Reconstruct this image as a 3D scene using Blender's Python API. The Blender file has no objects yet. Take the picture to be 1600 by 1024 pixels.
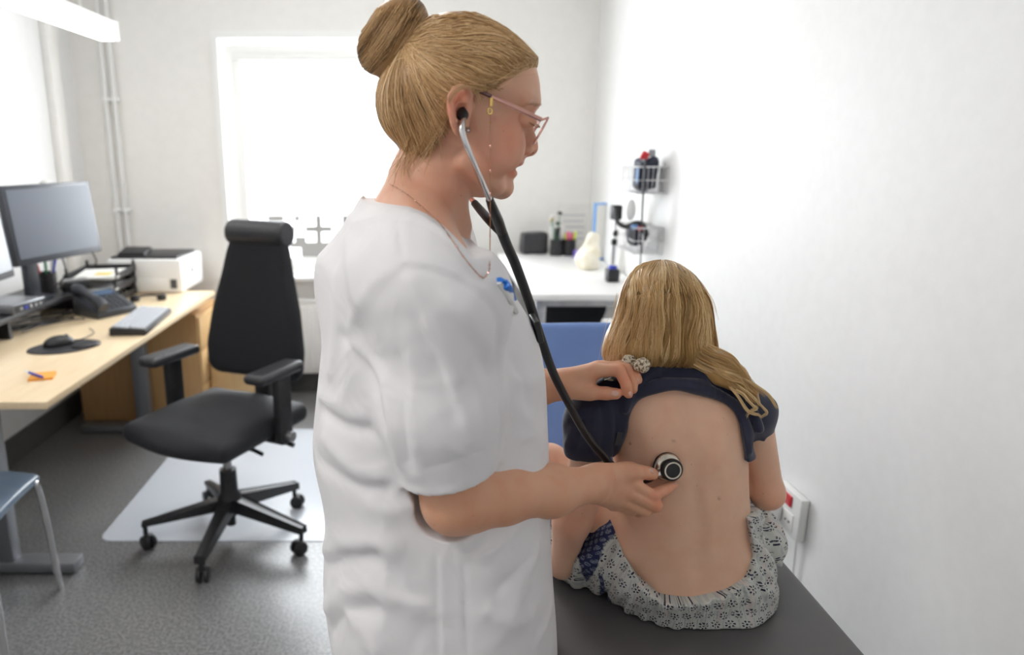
import bpy, bmesh, math, random
import numpy as np
from mathutils import Vector, Matrix

# ------------------------------------------------------------------ camera, world, light, exposure
SC = bpy.context.scene
COL = SC.collection
F_PX, PPX, PPY, CAM_H, PITCH = 1120.0, 665.0, 512.0, 1.48, math.atan(275.0 / 1120.0)
cam_data = bpy.data.cameras.new('camera')
cam_data.sensor_width = 36.0
cam_data.lens = 36.0 * F_PX / 1600.0
cam_data.shift_x = (800.0 - PPX) / 1600.0
cam_data.clip_start = 0.02
cam_data.dof.use_dof = True
cam_data.dof.focus_distance = 1.06
cam_data.dof.aperture_fstop = 3.2
cam = bpy.data.objects.new('camera', cam_data)
cam.location = (0, 0, CAM_H)
cam.rotation_euler = (math.pi / 2 - PITCH, 0, 0)
COL.objects.link(cam)
SC.camera = cam

WORLD_STRENGTH = 2.2
w = bpy.data.worlds.new('sky'); SC.world = w; w.use_nodes = True
bgn = w.node_tree.nodes['Background']
bgn.inputs[0].default_value = (0.90, 0.95, 1.0, 1); bgn.inputs[1].default_value = WORLD_STRENGTH
SC.view_settings.view_transform = 'Standard'
SC.view_settings.look = 'None'
SC.view_settings.gamma = 1.0
SC.view_settings.use_curve_mapping = False
SC.view_settings.exposure = 0.92
SC.cycles.max_bounces = 10
SC.cycles.diffuse_bounces = 6
SC.cycles.transparent_max_bounces = 16
SC.cycles.caustics_reflective = False
SC.cycles.caustics_refractive = False

def area_light(name, loc, rot, sx, sy, power, color=(1, 1, 1)):
    l = bpy.data.lights.new(name, 'AREA'); l.shape = 'RECTANGLE'; l.size = sx; l.size_y = sy
    l.energy = power; l.color = color
    o = bpy.data.objects.new(name, l); COL.objects.link(o); o.location = loc; o.rotation_euler = rot
    return o
# daylight entering by the window (just outside the glass, facing into the room)
WIN_POWER = 42.0
area_light('window_daylight', (-0.55, 4.62, 1.45), (-math.pi / 2, 0, 0), 1.25, 1.45, WIN_POWER, (0.93, 0.97, 1.0))

# ------------------------------------------------------------------ projection helpers
_sp, _cp = math.sin(PITCH), math.cos(PITCH)
def ray(px, py):
    xc = (px - PPX) / F_PX; yc = (PPY - py) / F_PX
    return np.array([xc, yc * _sp + _cp, yc * _cp - _sp])
CAMP = np.array([0, 0, CAM_H])
def P(px, py, Y):                       # point at real depth Y
    d = ray(px, py); return CAMP + d * (Y / d[1])
def PZ(px, py, z):                      # point at real height z
    d = ray(px, py); return CAMP + d * ((z - CAM_H) / d[2])

# ------------------------------------------------------------------ object helpers
def link(o, parent=None):
    COL.objects.link(o)
    if parent is not None: o.parent = parent
    return o
def tag(o, label=None, cat=None, group=None, kind=None):
    if label: o['label'] = label
    if cat: o['category'] = cat
    if group: o['group'] = group
    if kind: o['kind'] = kind
    return o
def thing(name, label, cat, loc=(0, 0, 0), rz=0.0, group=None):
    o = bpy.data.objects.new(name, None); o.empty_display_size = 0.05
    link(o); o.location = loc; o.rotation_euler = (0, 0, rz)
    return tag(o, label, cat, group)
def mesh_obj(name, verts, faces, mat, parent=None, smooth=False):
    me = bpy.data.meshes.new(name)
    me.from_pydata([tuple(map(float, v)) for v in verts], [], [tuple(f) for f in faces])
    me.update()
    if mat is not None: me.materials.append(mat)
    if smooth: me.polygons.foreach_set('use_smooth', [True] * len(me.polygons))
    return link(bpy.data.objects.new(name, me), parent)
def bm_obj(name, bm, mat, parent=None, smooth=False, bevel=0.0, seg=2):
    if bevel > 0:
        bmesh.ops.bevel(bm, geom=[e for e in bm.edges if e.is_manifold and e.calc_face_angle(0) > 0.5], offset=bevel,
                        segments=seg, affect='EDGES', profile=0.5, clamp_overlap=True)
    me = bpy.data.meshes.new(name); bm.to_mesh(me); bm.free()
    if mat is not None: me.materials.append(mat)
    if smooth: 
        me.polygons.foreach_set('use_smooth', [True] * len(me.polygons))
        me.set_sharp_from_angle(angle=math.radians(42))
    return link(bpy.data.objects.new(name, me), parent)
def add_box(bm, c, s, M=None):
    r = bmesh.ops.create_cube(bm, size=1.0)
    T = Matrix.Translation(Vector(c)) @ (M.to_4x4() if M is not None else Matrix()) @ Matrix.Diagonal((s[0], s[1], s[2], 1))
    bmesh.ops.transform(bm, matrix=T, verts=r['verts']); return r['verts']
def box(name, c, s, mat, parent=None, bevel=0.0, M=None, seg=2, smooth=None):
    bm = bmesh.new(); add_box(bm, c, s, M)
    return bm_obj(name, bm, mat, parent, smooth=(bevel > 0) if smooth is None else smooth, bevel=bevel, seg=seg)
def boxes(name, lst, mat, parent=None, bevel=0.0):
    bm = bmesh.new()
    for c, s in lst: add_box(bm, c, s)
    return bm_obj(name, bm, mat, parent, bevel=bevel, smooth=bevel > 0)
def basis(d):
    d = Vector(d).normalized(); a = Vector((0, 0, 1)) if abs(d.z) < 0.9 else Vector((1, 0, 0))
    u = d.cross(a).normalized(); v = d.cross(u).normalized(); return u, v, d
def add_cyl(bm, a, b, ra, rb=None, n=20, cap=True):
    a, b = Vector(a), Vector(b); rb = ra if rb is None else rb
    u, v, d = basis(b - a)
    A = [bm.verts.new(a + (u * math.cos(t) + v * math.sin(t)) * ra) for t in [2 * math.pi * i / n for i in range(n)]]
    B = [bm.verts.new(b + (u * math.cos(t) + v * math.sin(t)) * rb) for t in [2 * math.pi * i / n for i in range(n)]]
    for i in range(n):
        bm.faces.new((A[i], B[i], B[(i + 1) % n], A[(i + 1) % n]))
    if cap:
        bm.faces.new(A); bm.faces.new(B[::-1])
def cyl(name, a, b, ra, mat, parent=None, rb=None, n=20, bevel=0.0):
    bm = bmesh.new(); add_cyl(bm, a, b, ra, rb, n); bmesh.ops.recalc_face_normals(bm, faces=bm.faces)
    return bm_obj(name, bm, mat, parent, smooth=True, bevel=bevel)
def catmull(pts, n=8):
    p = [np.array(q, float) for q in pts]; p = [2 * p[0] - p[1]] + p + [2 * p[-1] - p[-2]]; out = []
    for i in range(1, len(p) - 2):
        for k in range(n):
            t = k / n
            out.append(0.5 * ((2 * p[i]) + (-p[i - 1] + p[i + 1]) * t + (2 * p[i - 1] - 5 * p[i] + 4 * p[i + 1] - p[i + 2]) * t * t
                              + (-p[i - 1] + 3 * p[i] - 3 * p[i + 1] + p[i + 2]) * t ** 3))
    out.append(p[-2]); return np.array(out)
def tube_arrays(path, r, n=10, cap=True, flat=1.0):
    path = np.asarray(path, float); m = len(path)
    rr = np.full(m, r) if np.isscalar(r) else np.interp(np.linspace(0, 1, m), np.linspace(0, 1, len(r)), r)
    T = np.gradient(path, axis=0); T /= np.linalg.norm(T, axis=1)[:, None] + 1e-12
    u = np.cross(T[0], [0, 0, 1.0]) if abs(T[0][2]) < 0.9 else np.cross(T[0], [1.0, 0, 0]); u /= np.linalg.norm(u)
    V = []; 
    for i in range(m):
        u = u - T[i] * np.dot(u, T[i]); u /= np.linalg.norm(u) + 1e-12; v = np.cross(T[i], u)
        for k in range(n):
            a = 2 * math.pi * k / n
            V.append(path[i] + rr[i] * (math.cos(a) * u + flat * math.sin(a) * v))
    Fc = []
    for i in range(m - 1):
        for k in range(n):
            a, b = i * n + k, i * n + (k + 1) % n
            Fc.append((a, b, b + n, a + n))
    if cap:
        Fc.append(tuple(range(n))[::-1]); Fc.append(tuple(range((m - 1) * n, m * n)))
    return V, Fc
def tube(name, path, r, mat, parent=None, n=10, cap=True, flat=1.0):
    V, Fc = tube_arrays(path, r, n, cap, flat)
    o = mesh_obj(name, V, Fc, mat, parent, smooth=True)
    o.data.set_sharp_from_angle(angle=math.radians(60)); return o
def lathe(name, prof, c, mat, parent=None, n=28, axis=(0, 0, 1)):
    u, v, d = basis(axis); c = Vector(c); bm = bmesh.new(); rings = []
    for r, h in prof:
        if r < 1e-6: rings.append([bm.verts.new(c + d * h)])
        else: rings.append([bm.verts.new(c + d * h + (u * math.cos(2 * math.pi * i / n) + v * math.sin(2 * math.pi * i / n)) * r) for i in range(n)])
    for A, B in zip(rings, rings[1:]):
        for i in range(n):
            j = (i + 1) % n
            if len(A) == 1 and len(B) == 1: continue
            if len(A) == 1: bm.faces.new((A[0], B[j], B[i]))
            elif len(B) == 1: bm.faces.new((A[i], A[j], B[0]))
            else: bm.faces.new((A[i], A[j], B[j], B[i]))
    bmesh.ops.recalc_face_normals(bm, faces=bm.faces)
    return bm_obj(name, bm, mat, parent, smooth=True)
def extrude_poly(name, pts2, h, mat, parent=None, M=None, bevel=0.0, seg=2):
    bm = bmesh.new(); vs = [bm.verts.new((x, y, 0)) for x, y in pts2]; f = bm.faces.new(vs)
    r = bmesh.ops.extrude_face_region(bm, geom=[f]); 
    bmesh.ops.translate(bm, vec=(0, 0, h), verts=[e for e in r['geom'] if isinstance(e, bmesh.types.BMVert)])
    bmesh.ops.recalc_face_normals(bm, faces=bm.faces)
    if M is not None: bmesh.ops.transform(bm, matrix=M, verts=bm.verts)
    return bm_obj(name, bm, mat, parent, smooth=bevel > 0, bevel=bevel, seg=seg)
def frame_M(c, x, y, z):
    return Matrix(((x[0], y[0], z[0], c[0]), (x[1], y[1], z[1], c[1]), (x[2], y[2], z[2], c[2]), (0, 0, 0, 1)))
def RZ(a): return Matrix.Rotation(a, 3, 'Z')
def RX(a): return Matrix.Rotation(a, 3, 'X')
def RY(a): return Matrix.Rotation(a, 3, 'Y')
def rounded_rect(w_, d_, r, n=5):
    out = []
    for cx, cy, a0 in ((w_ / 2 - r, d_ / 2 - r, 0), (-w_ / 2 + r, d_ / 2 - r, 90), (-w_ / 2 + r, -d_ / 2 + r, 180), (w_ / 2 - r, -d_ / 2 + r, 270)):
        for i in range(n + 1):
            a = math.radians(a0 + 90 * i / n); out.append((cx + r * math.cos(a), cy + r * math.sin(a)))
    return out

# ------------------------------------------------------------------ materials
def mat(name, col, rough=0.5, metal=0.0, **kw):
    m = bpy.data.materials.new(name); m.use_nodes = True
    b = m.node_tree.nodes['Principled BSDF']
    b.inputs['Base Color'].default_value = (*col, 1); b.inputs['Roughness'].default_value = rough; b.inputs['Metallic'].default_value = metal
    for k, v in kw.items():
        b.inputs[k.replace('_', ' ')].default_value = v
    return m
def nodes(m): return m.node_tree.nodes, m.node_tree.links, m.node_tree.nodes['Principled BSDF']
def noise_mat(name, c1, c2, scale, rough=0.6, bump=0.0, metal=0.0, detail=3.0, bscale=None, lo=0.35, hi=0.65, **kw):
    m = mat(name, c1, rough, metal, **kw); N, L, b = nodes(m)
    tc = N.new('ShaderNodeTexCoord'); nz = N.new('ShaderNodeTexNoise'); nz.inputs['Scale'].default_value = scale; nz.inputs['Detail'].default_value = detail
    L.new(tc.outputs['Object'], nz.inputs['Vector'])
    cr = N.new('ShaderNodeValToRGB'); cr.color_ramp.elements[0].color = (*c1, 1); cr.color_ramp.elements[1].color = (*c2, 1)
    cr.color_ramp.elements[0].position = lo; cr.color_ramp.elements[1].position = hi
    L.new(nz.outputs['Fac'], cr.inputs['Fac']); L.new(cr.outputs['Color'], b.inputs['Base Color'])
    if bump > 0:
        n2 = N.new('ShaderNodeTexNoise'); n2.inputs['Scale'].default_value = bscale or scale; n2.inputs['Detail'].default_value = 4
        L.new(tc.outputs['Object'], n2.inputs['Vector'])
        bp = N.new('ShaderNodeBump'); bp.inputs['Strength'].default_value = bump; bp.inputs['Distance'].default_value = 0.002
        L.new(n2.outputs['Fac'], bp.inputs['Height']); L.new(bp.outputs['Normal'], b.inputs['Normal'])
    return m
def emis_mat(name, col, s):
    m = mat(name, col, 0.6); b = m.node_tree.nodes['Principled BSDF']
    b.inputs['Emission Color'].default_value = (*col, 1); b.inputs['Emission Strength'].default_value = s; return m

# ------------------------------------------------------------------ implicit surfaces (continuous bodies, cloth)
BIG = 0.06
def nrm(v): return np.sqrt(np.einsum('ij,ij->i', v, v))
class Prim:
    def __init__(s, f, lo, hi): s.f, s.lo, s.hi = f, np.asarray(lo, float), np.asarray(hi, float)
def rc(a, b, ra, rb=None):
    a, b = np.asarray(a, float), np.asarray(b, float); rb = ra if rb is None else rb; ba = b - a; L2 = max(np.dot(ba, ba), 1e-12)
    def f(p):
        h = np.clip((p - a) @ ba / L2, 0, 1); return nrm(p - a - h[:, None] * ba) - (ra + (rb - ra) * h)
    r = max(ra, rb); return Prim(f, np.minimum(a, b) - r, np.maximum(a, b) + r)
def chain(pts, rs):
    return [rc(pts[i], pts[i + 1], rs[i], rs[i + 1]) for i in range(len(pts) - 1)]
def rotm(ax, ang):
    return np.array(Matrix.Rotation(math.radians(ang), 3, ax))
def ell(c, r, R=None):
    c, r = np.asarray(c, float), np.asarray(r, float); R = np.eye(3) if R is None else np.asarray(R)
    def f(p):
        q = (p - c) @ R; k0 = nrm(q / r); k1 = nrm(q / r ** 2); return k0 * (k0 - 1) / np.maximum(k1, 1e-9)
    m = r.max(); return Prim(f, c - m, c + m)
def rbox(c, h, rad, R=None):
    c, h = np.asarray(c, float), np.asarray(h, float); R = np.eye(3) if R is None else np.asarray(R)
    def f(p):
        q = np.abs((p - c) @ R) - (h - rad); return nrm(np.maximum(q, 0)) + np.minimum(q.max(1), 0) - rad
    m = np.linalg.norm(h); return Prim(f, c - m, c + m)
def loft(zs, cx, cy, rx, ry, e=2.0):
    zs = np.asarray(zs, float); o = np.argsort(zs); zs = zs[o]; A = [np.asarray(v, float)[o] for v in (cx, cy, rx, ry)]
    def f(p):
        z = p[:, 2]; a, b, c, d = (np.interp(z, zs, v) for v in A)
        q = (np.abs((p[:, 0] - a) / c) ** e + np.abs((p[:, 1] - b) / d) ** e) ** (1 / e) - 1
        g = q * np.minimum(c, d)
        return np.maximum(g, np.maximum(zs[0] - z, z - zs[-1]))
    return Prim(f, (np.min(A[0] - A[2]), np.min(A[1] - A[3]), zs[0]), (np.max(A[0] + A[2]), np.max(A[1] + A[3]), zs[-1]))
def smooth_table(zs, vals, n=40):
    zs = np.asarray(zs, float); o = np.argsort(zs); zs = zs[o]; zz = np.linspace(zs[0], zs[-1], n); out = []
    for v in vals:
        v = np.asarray(v, float)[o]; y = np.interp(zz, zs, v)
        for _ in range(3): y[1:-1] = 0.25 * y[:-2] + 0.5 * y[1:-1] + 0.25 * y[2:]
        out.append(y)
    return zz, out
def smin(a, b, k):
    h = np.clip(0.5 + 0.5 * (b - a) / k, 0, 1); return b + (a - b) * h - k * h * (1 - h)
_bbc = {}
def _bb(p):
    r = _bbc.get(id(p))
    if r is not None and r[0] is p: return r[1], r[2]
    if len(_bbc) > 6: _bbc.clear()
    a = np.array([p[:, 0].min(), p[:, 1].min(), p[:, 2].min()]); b = np.array([p[:, 0].max(), p[:, 1].max(), p[:, 2].max()])
    _bbc[id(p)] = (p, a, b); return a, b
def _far(pr, lo, hi):
    a, b = pr.lo, pr.hi
    return a[0] - BIG > hi[0] or b[0] + BIG < lo[0] or a[1] - BIG > hi[1] or b[1] + BIG < lo[1] or a[2] - BIG > hi[2] or b[2] + BIG < lo[2]
def _ev(pr, p):
    if not len(p) or _far(pr, *_bb(p)): return np.full(len(p), BIG)
    return pr.f(p)
def _hull(prs): return np.min([q.lo for q in prs], 0), np.max([q.hi for q in prs], 0)
def U(prs, k=0.0):
    lo, hi = _hull(prs)
    def f(p):
        d = np.full(len(p), BIG)
        if not len(p): return d
        a, b = _bb(p)
        for q in prs:
            if _far(q, a, b): continue
            v = q.f(p); d = smin(d, v, k) if k > 0 else np.minimum(d, v)
        return d
    return Prim(f, lo - k, hi + k)
def SUB(a, b, k=0.0):
    def f(p):
        da, db = _ev(a, p), -_ev(b, p)
        return -smin(-da, -db, k) if k > 0 else np.maximum(da, db)
    return Prim(f, a.lo, a.hi)
def INT(a, g):                                   # g: plain function on points
    return Prim(lambda p: np.maximum(_ev(a, p), g(p)), a.lo, a.hi)
def OFF(a, r): return Prim(lambda p: _ev(a, p) - r, a.lo - r, a.hi + r)
def seg_dist(p, pts):
    d = np.full(len(p), 9.0); pts = np.asarray(pts, float)
    for a, b in zip(pts, pts[1:]):
        ba = b - a; h = np.clip((p - a) @ ba / max(ba @ ba, 1e-12), 0, 1)
        d = np.minimum(d, nrm(p - a - h[:, None] * ba))
    return d
def RIDGE(a, ridges, pw=2.0):                            # (polyline, height, width): a raised (or, negative, sunk) fold along a line
    rs = [(np.asarray(q, float), h, w_, np.asarray(q, float).min(0) - 3 * w_, np.asarray(q, float).max(0) + 3 * w_) for q, h, w_ in ridges]
    def f(p):
        d = _ev(a, p)
        if not len(p): return d
        a_, b_ = _bb(p)
        for q, h, w_, ql, qh in rs:
            if (ql > b_).any() or (qh < a_).any(): continue
            d = d - h * np.exp(-(seg_dist(p, q) / w_) ** pw)
        return d
    return Prim(f, a.lo - 0.01, a.hi + 0.01)
def WAVES(a, amp, freqs, seed=0, stretch=(1, 1, 1)):
    rng = np.random.RandomState(seed); ks = []
    for fr in freqs:
        for _ in range(4):
            v = rng.normal(size=3); v /= np.linalg.norm(v); ks.append((v * np.array(stretch) * fr * 2 * math.pi, rng.uniform(0, 6.28), 1.0 / fr))
    s = sum(k[2] for k in ks)
    def f(p):
        d = _ev(a, p); m = np.abs(d) < 0.04
        if m.any():
            q = p[m]; n = sum(w_ * np.sin(q @ k + ph) for k, ph, w_ in ks); d[m] -= amp * n / s * 2.2
        return d
    return Prim(f, a.lo - amp, a.hi + amp)
def polygonize(pr, h, B=8, lo=None, hi=None):
    lo = (pr.lo if lo is None else np.asarray(lo, float)) - 2 * h; hi = (pr.hi if hi is None else np.asarray(hi, float)) + 2 * h
    nb = np.ceil((hi - lo) / (h * B)).astype(int)
    I = np.stack(np.meshgrid(*[np.arange(n) for n in nb], indexing='ij'), -1).reshape(-1, 3)
    C = lo + (I * B + (B + 1) / 2) * h
    def morton(J):
        k = np.zeros(len(J), np.int64)
        for bit in range(9):
            for ax in range(3): k |= ((J[:, ax] >> bit) & 1).astype(np.int64) << (3 * bit + ax)
        return k
    o_ = np.argsort(morton(I)); I, C = I[o_], C[o_]
    v = np.concatenate([pr.f(C[i:i + 4096]) for i in range(0, len(C), 4096)])
    I = I[np.abs(v) < (B + 2) * h * 0.5 * 1.75 * 1.12]
    L = np.stack(np.meshgrid(*[np.arange(B + 2)] * 3, indexing='ij'), -1)
    S = (I * B)[:, None, None, None, :] + L[None]
    pts = (lo + S * h).reshape(-1, 3)
    V = np.concatenate([pr.f(pts[i:i + 16000]) for i in range(0, len(pts), 16000)]).reshape(len(I), B + 2, B + 2, B + 2)
    keep = (V.min((1, 2, 3)) < 0) & (V.max((1, 2, 3)) >= 0); V, I, S = V[keep], I[keep], S[keep]
    n = B + 1; neg = V < 0
    cnt = np.zeros((len(I), n, n, n)); acc = np.zeros((len(I), n, n, n, 3))
    for ax in range(3):
        for o1 in (0, 1):
            for o2 in (0, 1):
                offa = [0, 0, 0]; oth = [i for i in range(3) if i != ax]; offa[oth[0]] = o1; offa[oth[1]] = o2
                offb = list(offa); offb[ax] = 1
                sa = (slice(None),) + tuple(slice(o, o + n) for o in offa); sb = (slice(None),) + tuple(slice(o, o + n) for o in offb)
                va, vb = V[sa], V[sb]; cr = (va < 0) != (vb < 0)
                t = np.where(cr, va / np.where(cr, va - vb, 1), 0)
                for c in range(3):
                    acc[..., c] += np.where(cr, (t if c == ax else offa[c]), 0)
                cnt += cr
    has = cnt > 0; acc = acc / np.maximum(cnt, 1)[..., None]
    NY, NZ = nb[1] * B + 4, nb[2] * B + 4
    G = S[:, :n, :n, :n]; key = (G[..., 0].astype(np.int64) * NY + G[..., 1]) * NZ + G[..., 2]
    vk = key[has]; vp = (lo + (G[has] + acc[has]) * h)
    uk, ui = np.unique(vk, return_index=True); vp = vp[ui]
    quads = []
    for ax in range(3):
        a, b = [(1, 2), (2, 0), (0, 1)][ax]
        s0 = tuple(slice(1, B + 1) for _ in range(3)); sl = [slice(1, B + 1)] * 3; sl[ax] = slice(2, B + 2)
        n0 = neg[(slice(None),) + s0]; n1 = neg[(slice(None),) + tuple(sl)]; cr = n0 != n1
        g = S[(slice(None),) + s0][cr]; flip = n0[cr]
        def kk(da, db):
            q = g.copy(); q[:, a] -= da; q[:, b] -= db; return (q[:, 0].astype(np.int64) * NY + q[:, 1]) * NZ + q[:, 2]
        Q = np.stack([kk(1, 1), kk(0, 1), kk(0, 0), kk(1, 0)], 1)
        Q[~flip] = Q[~flip][:, ::-1]; quads.append(Q)
    Q = np.concatenate(quads); idx = np.searchsorted(uk, Q); idx = np.clip(idx, 0, len(uk) - 1)
    ok = (uk[idx] == Q).all(1); return vp, idx[ok]
def relax(v, q, it=1, lam=0.5):
    for _ in range(it):
        s = np.zeros_like(v); c = np.zeros(len(v))
        for i in range(4):
            for j in (1, 3):
                np.add.at(s, q[:, i], v[q[:, (i + j) % 4]]); np.add.at(c, q[:, i], 1)
        v = v * (1 - lam) + lam * s / np.maximum(c, 1)[:, None]
    return v
def fast_mesh(name, v, q, mats, parent=None, colors=None, uv=None, mat_idx=None):
    me = bpy.data.meshes.new(name); nv, nq = len(v), len(q); k = q.shape[1]
    me.vertices.add(nv); me.vertices.foreach_set('co', np.asarray(v, np.float32).ravel())
    me.loops.add(nq * k); me.loops.foreach_set('vertex_index', np.asarray(q, np.int32).ravel())
    me.polygons.add(nq); me.polygons.foreach_set('loop_start', np.arange(0, nq * k, k, dtype=np.int32))
    me.polygons.foreach_set('use_smooth', np.ones(nq, bool))
    for m in (mats if isinstance(mats, (list, tuple)) else [mats]): me.materials.append(m)
    if mat_idx is not None: me.polygons.foreach_set('material_index', np.asarray(mat_idx, np.int32))
    for nm, c in (colors or {}).items():
        at = me.attributes.new(nm, 'FLOAT_COLOR', 'POINT'); c4 = np.ones((nv, 4), np.float32); c4[:, :3] = c; at.data.foreach_set('color', c4.ravel())
    if uv is not None:
        l = me.uv_layers.new(name='uv'); l.data.foreach_set('uv', np.asarray(uv, np.float32)[np.asarray(q).ravel()].ravel())
    me.update(); me.validate()
    return link(bpy.data.objects.new(name, me), parent)
def sdf_obj(name, pr, h, mats, parent=None, it=1, color=None, uv=None, keep=None):
    v, q = polygonize(pr, h); v = relax(v, q, it)
    if keep is not None:
        kv = keep(v); q = q[kv[q].all(1)]; used = np.unique(q); mp = np.zeros(len(v), int); mp[used] = np.arange(len(used)); v = v[used]; q = mp[q]
    return fast_mesh(name, v, q, mats, parent, {k: f(v) for k, f in (color or {}).items()}, uv(v) if uv else None)
def grad(pr, p, e=0.0015):
    g = np.empty_like(p)
    for i in range(3):
        d = np.zeros(3); d[i] = e; g[:, i] = (pr.f(p + d) - pr.f(p - d)) / (2 * e)
    return g
def project(pr, p, it=5, off=0.0):
    p = p.copy()
    for _ in range(it):
        g = grad(pr, p); f = pr.f(p) - off; p -= (f / np.maximum((g ** 2).sum(1), 0.05))[:, None] * g * 0.9
    return p
def hits(pr, pts, dy=0.0, t0=0.6, t1=1.75, n=260):      # where the lines of sight through pixels meet a body
    D = np.array([ray(x, y) for x, y in pts]); D /= np.linalg.norm(D, axis=1)[:, None]; t = np.linspace(t0, t1, n)
    v = pr.f((CAMP + t[None, :, None] * D[:, None]).reshape(-1, 3)).reshape(len(D), n)
    i = np.where((v < 0).any(1), np.argmax(v < 0, 1), np.argmin(v, 1)); i = np.maximum(i, 1); a, b = t[i - 1].copy(), t[i].copy()
    for _ in range(7):
        m_ = (a + b) / 2; neg = pr.f(CAMP + m_[:, None] * D) < 0; b = np.where(neg, m_, b); a = np.where(neg, a, m_)
    return CAMP + b[:, None] * D + np.array([0, dy, 0])
def hit(pr, px, py): return hits(pr, [(px, py)])[0]
def sm01(x, a, b):
    t = np.clip((x - a) / (b - a), 0, 1); return t * t * (3 - 2 * t)
def strands_mesh(name, paths, radius, mats, parent, shade, sides=3, taper=True):
    # paths (n, m, 3); every strand a thin tube; shade (n,) is the strand's own tone
    n, m, _ = paths.shape; T = np.gradient(paths, axis=1); T /= np.linalg.norm(T, axis=2, keepdims=True) + 1e-12
    ref = np.array([0.31, 0.52, 0.8]); u = np.cross(T, ref); u /= np.linalg.norm(u, axis=2, keepdims=True) + 1e-12; v_ = np.cross(T, u)
    s = np.linspace(0, 1, m); prof = (1 - 0.75 * sm01(s, 0.75, 1.0)) * (0.5 + 0.5 * sm01(s, 0, 0.08)) if taper else np.ones(m)
    rr = (radius if np.ndim(radius) else np.full(n, radius))[:, None] * prof[None]
    ring = np.stack([paths + rr[..., None] * (math.cos(2 * math.pi * k / sides) * u + math.sin(2 * math.pi * k / sides) * v_) for k in range(sides)], 2)
    V = ring.reshape(-1, 3); base = (np.arange(n)[:, None] * m + np.arange(m - 1)[None]).reshape(-1) * sides
    Q = np.concatenate([np.stack([base + k, base + (k + 1) % sides, base + (k + 1) % sides + sides, base + k + sides], 1) for k in range(sides)])
    col = np.repeat(np.asarray(shade)[:, None], m * sides, 1).reshape(-1, 1) * np.ones((1, 3))
    return fast_mesh(name, V, Q, mats, parent, {'tone': col})
# ------------------------------------------------------------------ room shell
XL, XR, YB, YF, ZC = -2.02, 0.98, 4.33, -1.25, 2.70
M = {}
M['wall_paint'] = noise_mat('wall_paint', (0.79, 0.79, 0.785), (0.81, 0.81, 0.805), 30, 0.55)
M['wall_back'] = noise_mat('wall_paint_warm', (0.83, 0.815, 0.785), (0.85, 0.835, 0.805), 20, 0.6)
M['ceiling'] = noise_mat('ceiling_paint', (0.85, 0.85, 0.84), (0.88, 0.88, 0.87), 40, 0.8)
M['white'] = mat('white_lacquer', (0.86, 0.86, 0.85), 0.35)
M['white_plastic'] = mat('white_plastic', (0.80, 0.80, 0.79), 0.4)
M['radiator'] = mat('radiator_enamel', (0.82, 0.82, 0.81), 0.35)
M['black'] = noise_mat('black_plastic', (0.012, 0.012, 0.014), (0.020, 0.020, 0.022), 60, 0.42)
M['black_gloss'] = mat('black_gloss', (0.010, 0.010, 0.012), 0.2)
M['black_fabric'] = noise_mat('black_fabric', (0.006, 0.007, 0.009), (0.013, 0.014, 0.018), 420, 0.85, bump=0.25, bscale=700)
M['black_vinyl'] = noise_mat('black_vinyl', (0.022, 0.022, 0.026), (0.03, 0.03, 0.034), 90, 0.42, bump=0.1, bscale=300)
M['seat_fabric'] = noise_mat('seat_fabric', (0.006, 0.007, 0.010), (0.012, 0.013, 0.018), 420, 0.7, bump=0.2, bscale=700, Sheen_Weight=0.03)
M['chrome'] = mat('chrome', (0.72, 0.72, 0.73), 0.18, 1.0)
M['steel'] = noise_mat('brushed_steel', (0.42, 0.42, 0.43), (0.5, 0.5, 0.51), 40, 0.35, metal=1.0)
M['grey_metal'] = mat('grey_metal', (0.28, 0.29, 0.31), 0.4, 0.6)
M['vinyl_base'] = noise_mat('vinyl_skirting', (0.085, 0.085, 0.085), (0.12, 0.12, 0.118), 150, 0.55)
M['blue_chair'] = noise_mat('blue_seat', (0.12, 0.17, 0.24), (0.15, 0.20, 0.27), 15, 0.28)
M['paper'] = noise_mat('paper', (0.78, 0.77, 0.74), (0.82, 0.81, 0.78), 12, 0.8)
M['orange_note'] = mat('orange_note', (0.85, 0.36, 0.06), 0.7)
M['blue_ink'] = mat('blue_pen', (0.03, 0.05, 0.45), 0.35)
M['screen'] = mat('screen_off', (0.075, 0.088, 0.115), 0.30)
M['bezel'] = mat('bezel', (0.040, 0.045, 0.058), 0.4)
M['key'] = mat('key_cap', (0.50, 0.52, 0.56), 0.5)
M['kb_body'] = mat('keyboard_body', (0.07, 0.072, 0.08), 0.45)
M['glass_clear'] = bpy.data.materials.new('window_glass'); M['glass_clear'].use_nodes = True
_N = M['glass_clear'].node_tree.nodes; _L = M['glass_clear'].node_tree.links; _N.remove(_N['Principled BSDF'])
_t = _N.new('ShaderNodeBsdfTransparent'); _g = _N.new('ShaderNodeBsdfGlossy'); _mx = _N.new('ShaderNodeMixShader')
_g.inputs['Roughness'].default_value = 0.02; _mx.inputs['Fac'].default_value = 0.05
_L.new(_t.outputs[0], _mx.inputs[1]); _L.new(_g.outputs[0], _mx.inputs[2]); _L.new(_mx.outputs[0], _N['Material Output'].inputs[0])
M['film'] = mat('grey_film', (0.42, 0.41, 0.40), 0.7)

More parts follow.
